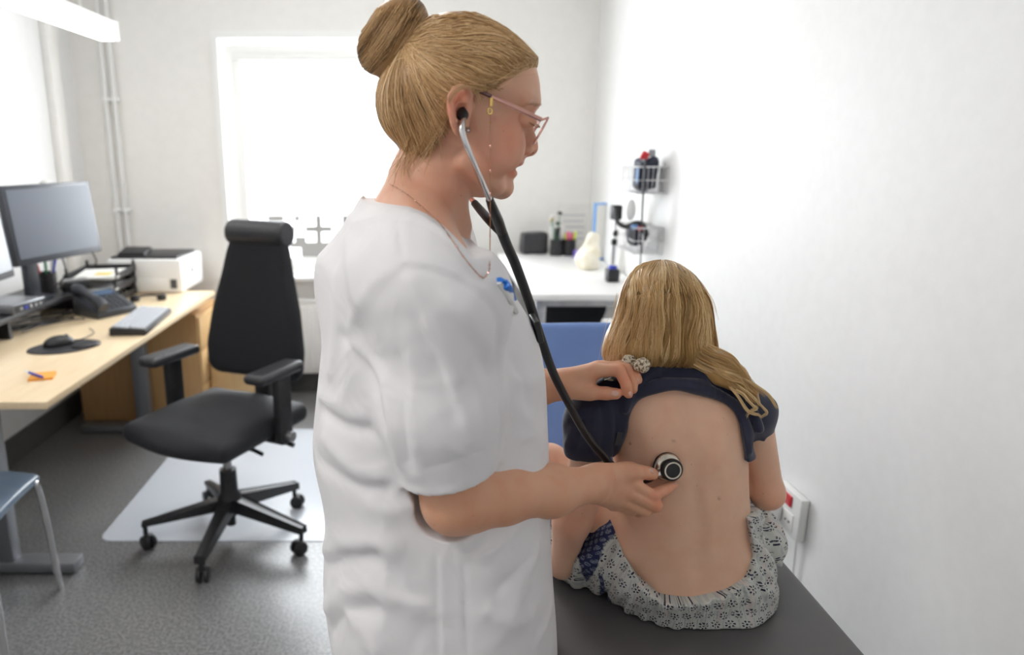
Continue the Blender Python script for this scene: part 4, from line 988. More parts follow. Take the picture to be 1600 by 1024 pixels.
# arms and hands
def PP(lst): return [P(*q) for q in lst]
sh_n, sh_f = P(672, 452, 0.79), None
sh_f = np.array([sh_n[0], 2 * Y0 - 0.79, sh_n[2]])
el_n = P(712, 777, 0.80)
fa = PP([(712, 777, 0.80), (782, 771, 0.83), (860, 767, 0.885), (925, 757, 0.935)])
arm_n = U([rc(sh_n, el_n, 0.049, 0.041)] + chain(fa, [0.0385, 0.0365, 0.0325, 0.0235]) + [rc(P(702, 800, 0.80), P(735, 795, 0.81), 0.022, 0.026)], 0.02)
W1 = P(925, 757, 0.935)
def finger(pts, rs): return U(chain(PP(pts), rs), 0.0025)
palm_r = U([rc(P(922, 748, 0.935), P(972, 749, 0.982), 0.0165, 0.0135), rc(P(924, 757, 0.935), P(974, 765, 0.980), 0.0180, 0.0130), rc(P(926, 766, 0.936), P(967, 780, 0.982), 0.0165, 0.0120),
            rc(P(930, 768, 0.94), P(958, 787, 0.988), 0.0150, 0.0105), rc(P(935, 742, 0.945), P(985, 736, 0.987), 0.0165, 0.0125), rc(P(960, 760, 0.985), P(985, 745, 0.995), 0.012, 0.010)], 0.010)
f_r = [finger([(974, 750, 0.983), (1019, 775, 0.990), (1039, 765, 1.012), (1052, 757.5, 1.024)], [0.0115, 0.0100, 0.0088, 0.0074]),
       finger([(974, 766, 0.981), (1024, 790, 0.990), (1012, 797, 1.014), (998, 790, 1.022)], [0.0115, 0.0105, 0.0088, 0.0075]),
       finger([(967, 780, 0.984), (1008, 797, 0.992), (998, 800, 1.016), (985, 795, 1.022)], [0.0110, 0.0098, 0.0085, 0.0072]),
       finger([(958, 787, 0.988), (988, 797, 0.996), (978, 797, 1.016)], [0.0098, 0.0085, 0.0070])]
th_r = finger([(975, 737, 0.975), (1000, 738, 0.995), (1014, 740, 1.003), (1020, 741, 1.006)], [0.0130, 0.0112, 0.0100, 0.0088])
hand_r = U([U([palm_r, th_r], 0.008), U(f_r, 0)], 0.006)
hand_r = RIDGE(hand_r, [(PP([(930, 757, 0.917), (974, 765, 0.966)]), 0.0010, 0.004), (PP([(940, 750, 0.925), (974, 750, 0.967)]), 0.0009, 0.004), (PP([(940, 764, 0.925), (967, 779, 0.966)]), 0.0008, 0.004),
                        (PP([(1019, 768, 0.98), (1024, 782, 0.98)]), -0.0008, 0.003)])
W2 = P(878, 602, 1.09)
arm_f = U([rc(sh_f, P(770, 640, 1.13), 0.047, 0.040)] + chain(PP([(770, 640, 1.13), (830, 606, 1.11), (880, 602, 1.09)]), [0.036, 0.031, 0.0225]), 0.02)
palm_l = U([rc(P(878, 595, 1.09), P(928, 580, 1.078), 0.0180, 0.0120), rc(P(880, 600, 1.094), P(934, 576, 1.090), 0.0175, 0.0120), rc(P(880, 602, 1.10), P(940, 575, 1.105), 0.016, 0.0115),
            rc(P(882, 604, 1.105), P(945, 576, 1.12), 0.015, 0.0100), rc(P(884, 606, 1.085), P(918, 612, 1.068), 0.0165, 0.0130), rc(P(895, 600, 1.085), P(922, 590, 1.078), 0.014, 0.010)], 0.010)
f_l = [finger([(929, 580, 1.077), (968, 578, 1.060), (979, 603, 1.050), (982, 616, 1.049)], [0.0112, 0.0098, 0.0085, 0.0072]),
       finger([(935, 576, 1.089), (978, 576, 1.075), (988, 598, 1.064), (989, 609, 1.061)], [0.0112, 0.0098, 0.0085, 0.0072]),
       finger([(941, 575, 1.104), (981, 573, 1.089), (993, 588, 1.072), (997, 594, 1.068)], [0.0108, 0.0092, 0.0080, 0.0070]),
       finger([(946, 576, 1.119), (975, 569, 1.110), (990, 569, 1.100)], [0.0095, 0.0080, 0.0066])]
th_l = finger([(905, 611, 1.073), (925, 614, 1.066), (947, 615, 1.059), (962, 615.5, 1.055)], [0.0130, 0.0112, 0.0105, 0.0092])
hand_l = U([U([palm_l, th_l], 0.008), U(f_l, 0)], 0.006)
hand_l = RIDGE(hand_l, [(PP([(946, 606, 1.05), (946, 624, 1.05)]), -0.0008, 0.002), (PP([(951, 606, 1.05), (951, 624, 1.05)]), -0.0007, 0.0018)])
# torso silhouette rows: pixel row, back x, front x, half width across
rows = [(352, 560, 712, .10), (372, 545, 722, .13), (400, 530, 748, .150), (440, 516, 788, .158), (480, 510, 818, .160), (510, 507, 833, .160), (560, 502, 845, .158), (600, 498, 849, .157),
        (650, 493, 851, .156), (690, 490, 853, .156), (725, 496, 854, .157), (760, 506, 855, .160), (810, 513, 856, .165), (850, 509, 858, .170), (900, 507, 861, .176), (960, 516, 865, .180), (1024, 530, 867, .182), (1150, 545, 868, .182)]
tz, tx, tr, tw = [], [], [], []
for py, xl, xr, hw in rows:
    a, b = P(xl, py, Y0), P(xr, py, Y0); tz.append((a[2] + b[2]) / 2); tx.append((a[0] + b[0]) / 2); tr.append((b[0] - a[0]) / 2); tw.append(hw)
zz, (tx, tr, tw) = smooth_table(tz, [tx, tr, tw], 70)
torso = loft(zz, tx, np.full(len(zz), Y0), tr, tw, 2.3)
ZTOP, ZBOT = zz[-1], zz[0]
inner = OFF(INT(torso, lambda p: 1.27 - p[:, 2]), -0.012)
shoulders = [rc(N2(650, 385, -0.05), P(668, 440, 0.80), 0.062, 0.068), rc(N2(650, 385, 0.05), np.array([P(668, 440, 0.80)[0], 2 * Y0 - 0.80, P(668, 440, 0.80)[2]]), 0.062, 0.068)]
inner_sh = [rc(N2(650, 385, -0.05), P(668, 440, 0.80), 0.054, 0.058), rc(N2(650, 385, 0.05), shoulders[1].hi * 0 + np.array([P(668, 440, 0.80)[0], 2 * Y0 - 0.80, P(668, 440, 0.80)[2]]), 0.054, 0.058)]
skin_all = U([face, inner, inner_sh[0], inner_sh[1], U([arm_n, hand_r], 0.012), U([arm_f, hand_l], 0.012)], 0.012)
lipc = [SH(N2(809, 252.5)), SH(N2(802, 271))]
nail_spots = [(P(1019, 736, 0.995), 0.0075), (P(1057, 755, 1.02), 0.004), (P(962, 612, 1.045), 0.0075), (P(983, 615, 1.042), 0.005)]
def nurse_tint(v):
    c = np.ones((len(v), 3))
    def blend(m, col): 
        nonlocal c
        c = c * (1 - m[:, None]) + c * np.array(col) * m[:, None]
    d = lambda q: np.linalg.norm(v - SH(q), axis=1)
    blend(sm01(1.27 - v[:, 2], 0.0, 0.06), (0.99, 0.93, 0.85))
    blend(0.9 * np.exp(-(d(N2(780, 228, -0.055)) / 0.036) ** 2), (1.05, 0.82, 0.79))
    blend(0.9 * np.exp(-(np.linalg.norm(v - P(705, 165, YE - 0.012), axis=1) / 0.020) ** 2), (1.08, 0.66, 0.60))
    blend(0.7 * np.exp(-(d(N2(836, 230)) / 0.014) ** 2), (1.05, 0.8, 0.78))
    blend(0.6 * np.exp(-(d(N2(690, 300, -0.05)) / 0.04) ** 2), (1.02, 0.88, 0.85))
    for q in lipc: blend(np.exp(-(((v - q) / np.array([0.009, 0.020, 0.0055])) ** 2).sum(1)), (0.92, 0.60, 0.62))
    mk = np.linalg.norm((v - P(771, 186, 0.875)) * np.array([1, 0.4, 1]), axis=1); blend(0.55 * np.exp(-(mk / 0.0045) ** 2), (0.85, 0.62, 0.78))
    for a, b_ in (((1000, 738, 0.995), (1022, 741, 1.006)), ((1030, 769, 1.0), (1055, 756, 1.025)), ((979, 600, 1.05), (982, 620, 1.049)), ((945, 615, 1.06), (966, 615, 1.055)), ((990, 585, 1.07), (998, 596, 1.068)), ((1020, 778, .98), (1030, 792, .985)), ((968, 575, 1.055), (972, 585, 1.055))):
        blend(0.6 * np.exp(-(seg_dist(v, [P(*a), P(*b_)]) / 0.013) ** 2), (1.06, 0.78, 0.72))
    return c
nurse = thing('person', 'woman in a white short sleeved tunic listening through a stethoscope', 'person', (0.05, 0.95, 0))
def keep_world(o, root):
    o.parent = root; o.matrix_parent_inverse = Matrix.Translation(-Vector(root.location)); return o
body = keep_world(sdf_obj('body', skin_all, 0.0024, M['skin_nurse'], None, it=1, color={'tint': nurse_tint}), nurse)
# nails
M['nail'] = mat('nail', (0.72, 0.44, 0.36), 0.22)
def nail(root, base, px, py, a, b, rot):
    c = hit(base, px, py); g = grad(base, c[None])[0]; g /= np.linalg.norm(g)
    d = ray(px + 10 * math.cos(rot), py - 10 * math.sin(rot)) - ray(px, py); d = d - g * (d @ g); d /= np.linalg.norm(d); e_ = np.cross(g, d)
    R = np.stack([d, e_, g], 1)
    o = sdf_obj('fingernail', ell(c - g * 0.0006, (a, b, 0.0016), R), 0.0006, M['nail'], None, it=1); return keep_world(o, root)
nail(nurse, hand_l, 961, 615, 0.0062, 0.0050, 0.0); nail(nurse, hand_r, 1018, 735, 0.0058, 0.0042, -0.25); nail(nurse, hand_l, 984.5, 616, 0.0042, 0.003, -1.4); nail(nurse, hand_r, 1055, 755.5, 0.0036, 0.0024, 0.5)
nail(nurse, hand_l, 997, 594, 0.0042, 0.003, -1.0)
# ------------------------------------------------------------------ tunic
hemA, hemB = P(635, 758, 0.79), P(778, 722, 0.79)
hem_n = np.array([0.245, 0.0, -0.97]); hem_n /= np.linalg.norm(hem_n); hem_c = (hemA + hemB) / 2
sl_top, sl_bot = P(692, 470, 0.800), P(705, 765, 0.795)
sl_mid = sl_top * 0.45 + sl_bot * 0.55 + np.array([-0.006, 0, 0])
sleeve = U([rc(sh_n + np.array([0.004, 0.010, 0.004]), sl_top, 0.062, 0.073), rc(sl_top, sl_mid, 0.073, 0.070), rc(sl_mid, sl_bot, 0.070, 0.056)], 0.03)
sl_in = U([rc(sl_mid, P(705, 790, 0.795), 0.062, 0.0475)], 0.0)
sleeve_cut = INT(sleeve, lambda p: (p - hem_c) @ hem_n)
sleeve_hollow = SUB(sleeve_cut, INT(sl_in, lambda p: -((p - hem_c) @ hem_n + 0.05)), 0.0)
sleeve_f = INT(rc(sh_f, P(765, 625, 1.13), 0.068, 0.060), lambda p: p[:, 0] - 0.125)
neck_px = [(560, 316), (585, 319), (612, 318), (640, 319), (664, 327), (690, 343), (708, 359), (722, 373), (730, 379), (790, 379), (790, 250), (560, 230)]
neck_cut = Poly2(xz(neck_px, 0.885), smooth=False)
shell = U([torso] + shoulders + [rc(N2(640, 345, -0.03), P(650, 430, 0.815), 0.052, 0.060), rc(N2(640, 345, 0.03), np.array([P(650, 430, 0.815)[0], 2 * Y0 - 0.815, P(650, 430, 0.815)[2]]), 0.052, 0.060),
               rc(N2(625, 350), N2(600, 430), 0.048, 0.09)], 0.045)
tun0 = U([shell, sleeve_hollow, sleeve_f], 0.022)
tun0 = SUB(tun0, INT(sl_in, lambda p: -((p - hem_c) @ hem_n + 0.05)), 0.0)
def H(lst): return hits(tun0, lst)
folds = [
    # seams
    (H([(621, 345), (626, 380), (632, 417)]), -0.0018, 0.0022), (H([(632, 417), (660, 420), (690, 427), (720, 440), (748, 458), (768, 478), (778, 500), (780, 530)]), -0.0035, 0.0040),
    (H([(632, 412), (660, 414), (690, 420), (722, 433), (752, 452)]), 0.0022, 0.005),
    (H([(632, 417), (610, 422), (588, 440), (570, 460), (552, 495), (539, 525)]), 0.0018, 0.008), (H([(622, 440), (600, 452), (580, 480), (560, 520)]), -0.0008, 0.012),
    (H([(539, 527), (556, 555), (578, 580), (590, 620), (596, 660)]), -0.0060, 0.010), (H([(556, 545), (580, 560), (600, 600), (612, 660), (622, 720)]), 0.004, 0.012),
    (H([(780, 530), (782, 580), (785, 640), (783, 700)]), -0.0060, 0.008),
    (H([(641, 734), (675, 728), (715, 717), (750, 706), (782, 697)]), -0.0012, 0.0022),
    # sleeve wrinkles
    (H([(640, 440), (660, 480), (690, 530), (715, 590)]), 0.0035, 0.010), (H([(655, 500), (680, 550), (700, 610), (712, 650)]), -0.0030, 0.010), (H([(664, 500), (690, 560), (715, 620)]), 0.0026, 0.006),
    (H([(700, 600), (722, 640), (735, 690)]), 0.0022, 0.007), (H([(668, 660), (690, 690), (715, 705)]), 0.0018, 0.006), (H([(730, 560), (748, 610), (755, 670)]), 0.0020, 0.008),
    (H([(640, 560), (645, 620), (650, 690), (655, 740)]), 0.0030, 0.012), (H([(628, 560), (632, 640), (640, 720)]), -0.0026, 0.010), (H([(700, 470), (735, 500), (765, 540)]), 0.003, 0.012), (H([(700, 500), (740, 540), (765, 590)]), -0.0026, 0.010),
    # back and side
    (H([(505, 640), (520, 655), (545, 668), (575, 672)]), -0.0060, 0.010), (H([(502, 620), (530, 632), (560, 650)]), 0.0045, 0.012), (H([(512, 690), (535, 715), (560, 735), (590, 742)]), 0.006, 0.016), (H([(498, 720), (530, 745), (565, 765), (600, 765)]), -0.005, 0.012),
    (H([(510, 860), (545, 850), (580, 848), (612, 855)]), 0.007, 0.016), (H([(512, 885), (545, 872), (585, 870)]), -0.006, 0.014), (H([(512, 950), (540, 925), (575, 918), (610, 930), (655, 945)]), 0.007, 0.016), (H([(520, 985), (545, 955), (590, 950)]), -0.005, 0.015),
    (H([(545, 960), (570, 985), (585, 1015)]), 0.006, 0.014), (H([(600, 800), (605, 860), (602, 930), (598, 1000)]), 0.003, 0.012), (H([(580, 790), (610, 800), (640, 790)]), 0.004, 0.014), (H([(595, 880), (625, 920), (660, 935)]), -0.004, 0.014),
    (H([(680, 815), (683, 880), (684, 950), (686, 1020)]), -0.0022, 0.0030), (H([(687, 815), (690, 880), (691, 950), (693, 1020)]), 0.0014, 0.004),
    # pocket edges
    (H([(725, 876), (727, 930), (730, 1020)]), -0.0024, 0.0028), (H([(725, 876), (752, 869), (775, 857), (795, 838), (812, 818)]), 0.0035, 0.0040), (H([(733, 893), (760, 886), (784, 872), (806, 850)]), -0.0010, 0.0018),
    (H([(738, 868), (756, 856), (768, 838), (775, 822)]), -0.0085, 0.009),
    (H([(800, 960), (820, 900), (838, 860)]), 0.0035, 0.012), (H([(760, 960), (790, 975), (830, 965)]), 0.0035, 0.012), (H([(780, 920), (800, 900), (830, 870)]), -0.003, 0.010), (H([(840, 1000), (855, 970), (862, 940)]), 0.003, 0.008),
    # chest
    (H([(782, 541), (800, 540), (820, 533), (832, 522)]), -0.0016, 0.0026), (H([(800, 590), (825, 600), (843, 590)]), 0.003, 0.012), (H([(805, 640), (830, 660), (846, 700)]), 0.003, 0.012), (H([(800, 560), (815, 590), (825, 640)]), -0.003, 0.010),
    (H([(815, 685), (830, 680), (848, 668)]), 0.0025, 0.005),
    # collar stitching and back folds
    (H([(556, 352), (580, 346), (612, 343), (640, 345), (668, 356), (700, 378), (730, 408), (755, 440)]), -0.0010, 0.0020),
    (H([(545, 370), (550, 420), (560, 470)]), 0.004, 0.014), (H([(530, 430), (528, 500), (520, 580)]), 0.004, 0.014), (H([(545, 540), (545, 600), (535, 640)]), 0.003, 0.012),
]
folds = [(q, h * (1.35 if w_ > 0.005 else 1.3), w_ * (0.9 if w_ > 0.005 else 1.0)) for q, h, w_ in folds]
tun1 = WAVES(RIDGE(tun0, folds, 1.35), 0.0009, (5, 9), 11, (1, 1, 0.6))
def tunic_cut(p):
    return neck_cut(p[:, 0], p[:, 2])
tun2 = INT(tun1, tunic_cut)
tun2 = INT(tun2, lambda p: 0.60 - p[:, 2])
tunic = keep_world(sdf_obj('tunic', tun2, 0.0032, M['scrub'], None, it=1), nurse); tunic['label'] = 'white short sleeved tunic'
# trousers and shoes (below the picture edge)
leg_l = [rc((0.02, Y0 + s * 0.09, 0.80), (0.03, Y0 + s * 0.095, 0.46), 0.105, 0.075) for s in (-1, 1)] + [rc((0.03, Y0 + s * 0.095, 0.46), (0.0, Y0 + s * 0.095, 0.09), 0.075, 0.062) for s in (-1, 1)]
keep_world(sdf_obj('trousers', INT(U(leg_l + [ell((0.02, Y0, 0.80), (0.13, 0.17, 0.14))], 0.03), lambda p: np.maximum(p[:, 2] - 0.72, 0.06 - p[:, 2])), 0.009, M['scrub'], None), nurse)
for s in (-1, 1):
    sh = INT(U([ell((0.09, Y0 + s * 0.095, 0.03), (0.09, 0.045, 0.045)), ell((-0.01, Y0 + s * 0.095, 0.04), (0.07, 0.042, 0.06))], 0.03), lambda p: -p[:, 2])
    keep_world(sdf_obj('shoe', sh, 0.006, M['white_plastic'], None), nurse)
# ------------------------------------------------------------------ hair of the nurse
hair_px = [(838, 97), (833, 87), (816, 70), (792, 50), (766, 35), (739, 23), (712, 18.5), (690, 21), (671, 28), (650, 38), (628, 62), (608, 92), (594, 125), (589, 150), (590, 168), (595, 190), (605, 209), (622, 228), (640, 256), (680, 275), (740, 260), (800, 200), (825, 130)]
hair_poly = Poly2(xzh(hair_px))
zt, zm = P(700, 60, Y0)[2], P(700, 200, Y0)[2]
hair_f = TURN(inflate(hair_poly, Y0, 0.080, lambda x, z: np.interp(z, [zm, zA, zt], [0.0725, 0.0785, 0.076])))
region_px = [(842, 92), (832, 100), (815, 113), (792, 123), (762, 131), (738, 137), (722, 140), (708, 147), (702, 165), (699, 185), (686, 208), (668, 228), (648, 238), (626, 240), (600, 236), (560, 236), (540, 100), (640, -60), (800, -40), (860, 60)]
reg_poly = Poly2(xz(region_px, 0.885), smooth=False)
cap = INT(hair_f, lambda p: -reg_poly(p[:, 0], p[:, 2]) * 0.8)
un = np.array([-0.59, 0.81]); nn = np.array([-0.81, -0.59])
C0 = N2(614, 59); au = N2(614 + un[0] * 10, 59 + un[1] * 10) - C0; au /= np.linalg.norm(au); an = N2(614 + nn[0] * 10, 59 + nn[1] * 10) - C0; an /= np.linalg.norm(an); ay = np.array([0, 1.0, 0])
Rb2 = np.stack([au, ay, an], 1)
bun = ell(C0, (0.0515, 0.046, 0.035), Rb2)
def grooves(pr, amp, axis_dirs, freq):
    return pr
hair_base = U([cap, bun], 0.006)
hroot = sdf_obj('hair', hair_base, 0.0026, M['hair_nurse'], None, it=1, color={'tone': lambda v: np.full((len(v), 3), 0.30)}); keep_world(hroot, nurse); hroot['label'] = 'dark blond hair pinned up in a bun'
rng = np.random.RandomState(5)
hl = [(838, 95), (826, 104), (810, 115), (790, 124), (762, 132), (738, 138), (722, 141), (708, 149), (702, 166), (696, 188), (682, 210), (664, 228), (648, 234), (634, 230), (620, 222), (608, 208), (598, 190)]
hlp = hits(hair_f, hl); hlp = catmull(hlp, 10)
top = catmull([SH(N2(838, 95, 0.0)), SH(N2(837, 97, -0.015)), hlp[2]], 8)
front = np.concatenate([top, hlp])
TONES = []
def strand_set(n, seed, mir, off_hi=0.0022):
    r = np.random.RandomState(seed); nt = len(top); u = np.where(r.uniform(0, 1, n) < 0.25, r.uniform(0, nt, n), r.uniform(nt - 6, len(front) - 1.001, n)); i = u.astype(int); S_ = front[i] + (front[i + 1] - front[i]) * (u - i)[:, None]
    S_ = S_ + r.normal(size=(n, 3)) * 0.0042
    if mir: S_[:, 1] = 2 * Y0 - S_[:, 1]
    side = (r.uniform(-1, 1, n) * 0.030); E_ = N2(636, 75) + au * (np.linspace(-1, 1, n)[np.argsort(np.argsort(u))] * -0.040)[:, None] + ay * ((1 if mir else -1) * np.where(u < nt, r.uniform(-0.004, 0.02, n), r.uniform(0.004, 0.036, n)))[:, None] + an * 0.002
    m_ = 18; t = np.linspace(0, 1, m_); Pth = S_[:, None] * (1 - t)[None, :, None] + E_[:, None] * t[None, :, None]
    bow = r.normal(size=n) * 0.004; Pth[..., 2] += (bow[:, None] * np.sin(t * math.pi)[None]) - 0.006 * np.sin(t * math.pi)[None]
    q = Pth.reshape(-1, 3); off = np.repeat(r.uniform(-0.0004, off_hi, n), m_) * np.tile(np.sin(np.clip(t, 0.06, 0.96) * math.pi) ** 0.5, n)
    ctr = N2(700, 135); q = ctr + (q - ctr) * 1.15
    q = project(hair_f, q, 7); g = grad(hair_f, q); g /= np.linalg.norm(g, axis=1)[:, None] + 1e-9
    lk = 0.5 * np.sin(u * 1.9 + 1.0) + 0.5 * np.sin(u * 0.83 + 2.0) + 0.3 * np.sin(u * 4.1); q = q + g * np.repeat(0.0009 * lk, m_)[:, None]
    TONES.append(np.clip(0.50 + 0.20 * lk + r.normal(0, 0.17, n), 0.02, 1))
    return (q + g * off[:, None]).reshape(n, m_, 3)
pa = np.concatenate([strand_set(2500, 1, False), strand_set(900, 2, True)])
rs = np.random.RandomState(9); tone = np.concatenate(TONES)
keep_world(strands_mesh('scalp_strands', pa, rs.uniform(0.00035, 0.0008, len(pa)), M['hair_nurse'], None, tone), nurse)
# coil of the bun
nb_ = 1300; th0 = rs.uniform(0, 2 * math.pi, nb_); span = rs.uniform(1.6, 3.2, nb_); lat = rs.uniform(-0.95, 0.98, nb_); dl = rs.normal(0, 0.22, nb_); m_ = 18; t = np.linspace(0, 1, m_)
TH = th0[:, None] + span[:, None] * t[None]; LA = np.clip(lat[:, None] + dl[:, None] * t[None] + 0.10 * np.sin(TH * 2 + 1)[...], -1.05, 1.25)
off = 1.0 + rs.uniform(-0.005, 0.03, nb_)[:, None]
cr_, sr_ = np.cos(LA), np.sin(LA)
pb = C0 + off[..., None] * ((0.0515 * cr_ * np.cos(TH))[..., None] * au + (0.046 * cr_ * np.sin(TH))[..., None] * ay + (0.035 * sr_)[..., None] * an)
keep_world(strands_mesh('bun_strands', pb, rs.uniform(0.0004, 0.0009, nb_), M['hair_nurse'], None, np.clip(0.44 + 0.20 * np.sin(lat * 9.0) + rs.normal(0, 0.18, nb_), 0.02, 1)), nurse)
tie = [C0 - an * 0.028 + au * 0.044 * math.cos(a) + ay * 0.038 * math.sin(a) for a in np.linspace(0, 2 * math.pi, 40)]
keep_world(tube('hair_tie', tie, 0.0045, M['black_fabric'], None, n=8), nurse)
# loose wisps at nape, temple and front of the ear
wl = []
def wisp(pts, n, spread, seed):
    r = np.random.RandomState(seed); c = catmull(pts, 6); k = np.linspace(0, 1, 16); idx = k * (len(c) - 1); i = np.minimum(idx.astype(int), len(c) - 2); c = c[i] + (c[i + 1] - c[i]) * (idx - i)[:, None]
    for _ in range(n):
        a, b_ = r.normal(size=3) * spread, r.normal(size=3) * spread * 2.2; wl.append(c + a * (1 - k)[:, None] + b_ * (k ** 1.5)[:, None])
S1 = lambda px, py, dy=0.0: hit(U([skin_all, hair_f], 0), px, py) + np.array([0, -0.002 + dy, 0])
wisp([S1(668, 205), S1(655, 235), S1(642, 262), S1(648, 285)], 30, 0.006, 1); wisp([S1(645, 215), S1(636, 240), S1(626, 268), S1(622, 290)], 30, 0.006, 2); wisp([S1(690, 190), S1(680, 215), S1(672, 235), S1(665, 255)], 24, 0.005, 3)
wisp([S1(790, 122), S1(755, 140), S1(722, 135, -0.004), S1(702, 152, -0.003), S1(690, 185), S1(680, 215)], 12, 0.0022, 4); wisp([S1(738, 137), S1(748, 150), S1(752, 163)], 10, 0.0012, 5)
wisp([N2(632, 222), N2(622, 245), N2(612, 272), N2(606, 292)], 16, 0.003, 6); wisp([N2(828, 84), N2(836, 92), N2(838, 98), N2(834, 104)], 10, 0.0012, 8)
wisp([S1(828, 103), S1(800, 119), S1(770, 128), S1(740, 136)], 18, 0.0045, 10); wisp([S1(700, 30), S1(740, 32), S1(790, 56), S1(826, 88)], 30, 0.0022, 11)
wl = np.array(wl); keep_world(strands_mesh('loose_strands', wl, 0.00028, M['hair_nurse'], None, np.clip(np.random.RandomState(3).normal(0.72, 0.15, len(wl)), 0, 1)), nurse)
# brow and lashes
bl_, r = [], np.random.RandomState(4)
us = np.arange(60) / 60; bc = SH(np.array([N2(838 - 24 * u, 163.5 - 3.5 * math.sin(u * 2.2) + r.normal() * 1.0, -0.008 - 0.034 * u) for u in us])); bc = project(face, bc, 4)
for c in bc: d = np.array([-0.007, -0.002, 0.0015 + 0.001 * r.normal()]); bl_.append([c - d * 0.2, c + d * 0.4 + np.array([0.0005, -0.0008, 0]), c + d + np.array([0, -0.0005, 0])])
us = np.arange(26) / 25; lc = project(face, SH(np.array([N2(829 - 13 * u, 192 + 3.0 * u, -0.022 - 0.026 * u) for u in us])), 4)
for u, c in zip(us, lc): d = np.array([0.006, -0.002 * u, -0.0035]); bl_.append([c, c + d * 0.5, c + d + np.array([0, 0, 0.001])])
keep_world(strands_mesh('brow_and_lashes', np.array(bl_), 0.00022, M['hair_nurse'], None, np.full(len(bl_), 0.25)), nurse)
# ------------------------------------------------------------------ eyeglasses with chain
M['rose_gold'] = mat('rose_gold', (0.72, 0.40, 0.34), 0.25, 1.0); M['gold'] = mat('gold', (0.80, 0.58, 0.20), 0.22, 1.0); M['tortoise'] = mat('temple_tip', (0.11, 0.05, 0.05), 0.3)
M['lens'] = M['glass_clear']
gl = thing('eyeglasses', 'rose gold eyeglasses on the woman with a neck chain', 'glasses', tuple(N2(840, 205)))
g0 = Vector(gl.location)
def gk(o): return keep_world(o, gl)
hinge = P(846, 187.5, Y0 - 0.084); 
for s in (1, -1):
    def ym(q): return q if s == 1 else SH(np.array([q[0], 2 * Y0 - q[1], q[2]]))
    t1 = gk(tube('temple', [ym(P(768, 151, Y0 - 0.088)), ym(P(808, 169.5, Y0 - 0.088)), ym(hinge)], 0.0017, M['rose_gold'], None, n=8, flat=1.6))
    gk(tube('temple_tip', catmull([ym(P(768, 151, Y0 - 0.088)), ym(P(748, 142, Y0 - 0.081)), ym(P(730, 136, Y0 - 0.081)), ym(P(712, 139, Y0 - 0.078)), ym(P(695, 152, Y0 - 0.075)), ym(P(688, 165, Y0 - 0.073))], 5), 0.0023, M['tortoise'], None, n=8))
    ctr = SH(N2(838.5, 207, -0.033 * s)); upv = N2(849.5, 188) - N2(827.5, 226.5); hz = np.linalg.norm(upv) / 2; upv /= np.linalg.norm(upv); sd = np.array([0.16, 0.987, 0])
    ring = [ctr + upv * hz * math.sin(a) * (1.0) + sd * 0.0255 * math.copysign(abs(math.cos(a)) ** 0.8, math.cos(a)) for a in np.linspace(0, 2 * math.pi, 37)]
    gk(tube('rim', ring, 0.0010, M['rose_gold'], None, n=8))
    gk(mesh_obj('lens', [ctr] + [ctr + (q - ctr) * 0.98 for q in ring[:-1]], [(0, i + 1, (i + 1) % 36 + 1) for i in range(36)], M['lens'], None))
    gk(tube('end_piece', [ring[9] * 0 + ctr + upv * hz * 0.85 - sd * 0.020 * s, ctr + upv * hz * 1.0 - sd * 0.029 * s, ym(hinge)], 0.0014, M['rose_gold'], None, n=6))
    gk(tube('nose_pad', [SH(N2(826, 214, -0.0115 * s)), SH(N2(829, 209, -0.0105 * s))], 0.0022, M['glass_clear'], None, n=8))
gk(tube('bridge', catmull([SH(N2(841, 199, -0.0085)), SH(N2(841, 195, 0)), SH(N2(841, 199, 0.0085))], 5), 0.0011, M['rose_gold'], None, n=8))
YC = 0.857
gk(tube('chain_loop', catmull([P(768, 153, YC), P(767.5, 160, YC), P(767, 166, YC)], 4), 0.0022, M['gold'], None, n=8))
cl = [P(765.5 + 3.2 * math.cos(a), 174 + 5 * math.sin(a), YC) for a in np.linspace(0, 2 * math.pi, 20)]
gk(tube('clasp', cl, 0.0011, M['gold'], None, n=8)); gk(lathe('bead', [(0, -0.002), (0.0016, 0), (0, 0.002)], P(766, 192, YC), M['gold'], None, n=10))
tun_h = U([tun2, skin_all], 0)
low = [q + np.array([0, -0.0045, 0.002]) for q in hits(tun_h, ((763, 426), (755, 436), (744, 428), (725, 405), (705, 376), (685, 349), (662, 328), (640, 309), (622, 297), (609, 290)))]
ch_pts = catmull([P(766, 180, YC), P(766, 260, YC), P(766, 330, YC + 0.003), P(765.5, 390, YC + 0.006), P(765, 412, low[0][1] - 0.001)] + low, 10)
o = gk(tube('chain', ch_pts, 0.0006, mat('chain_rose', (0.42, 0.22, 0.13), 0.35, 0.8), None, n=5))
for k in range(6, len(ch_pts) - 2, 5): gk(lathe('chain_link', [(0, -0.0022), (0.0010, -0.001), (0.0010, 0.001), (0, 0.0022)], ch_pts[k], M['rose_gold'], None, n=6, axis=tuple(ch_pts[k + 1] - ch_pts[k])))
# ear stud
ec = P(731, 204, YE - 0.004); t = thing('ear_stud', 'small sparkling stud in the woman ear lobe', 'earring', tuple(ec))
for k in range(6): lathe('stone', [(0, -0.0016), (0.0017, 0), (0, 0.0016)], (0.0026 * math.cos(k * 1.05), -0.002, 0.0032 * math.sin(k * 1.05)), M['chrome'], t, n=8)
lathe('post', [(0, -0.006), (0.0018, -0.004), (0.0018, 0.008), (0, 0.008)], (0, 0, 0), M['chrome'], t, n=8, axis=(0, 1, 0))
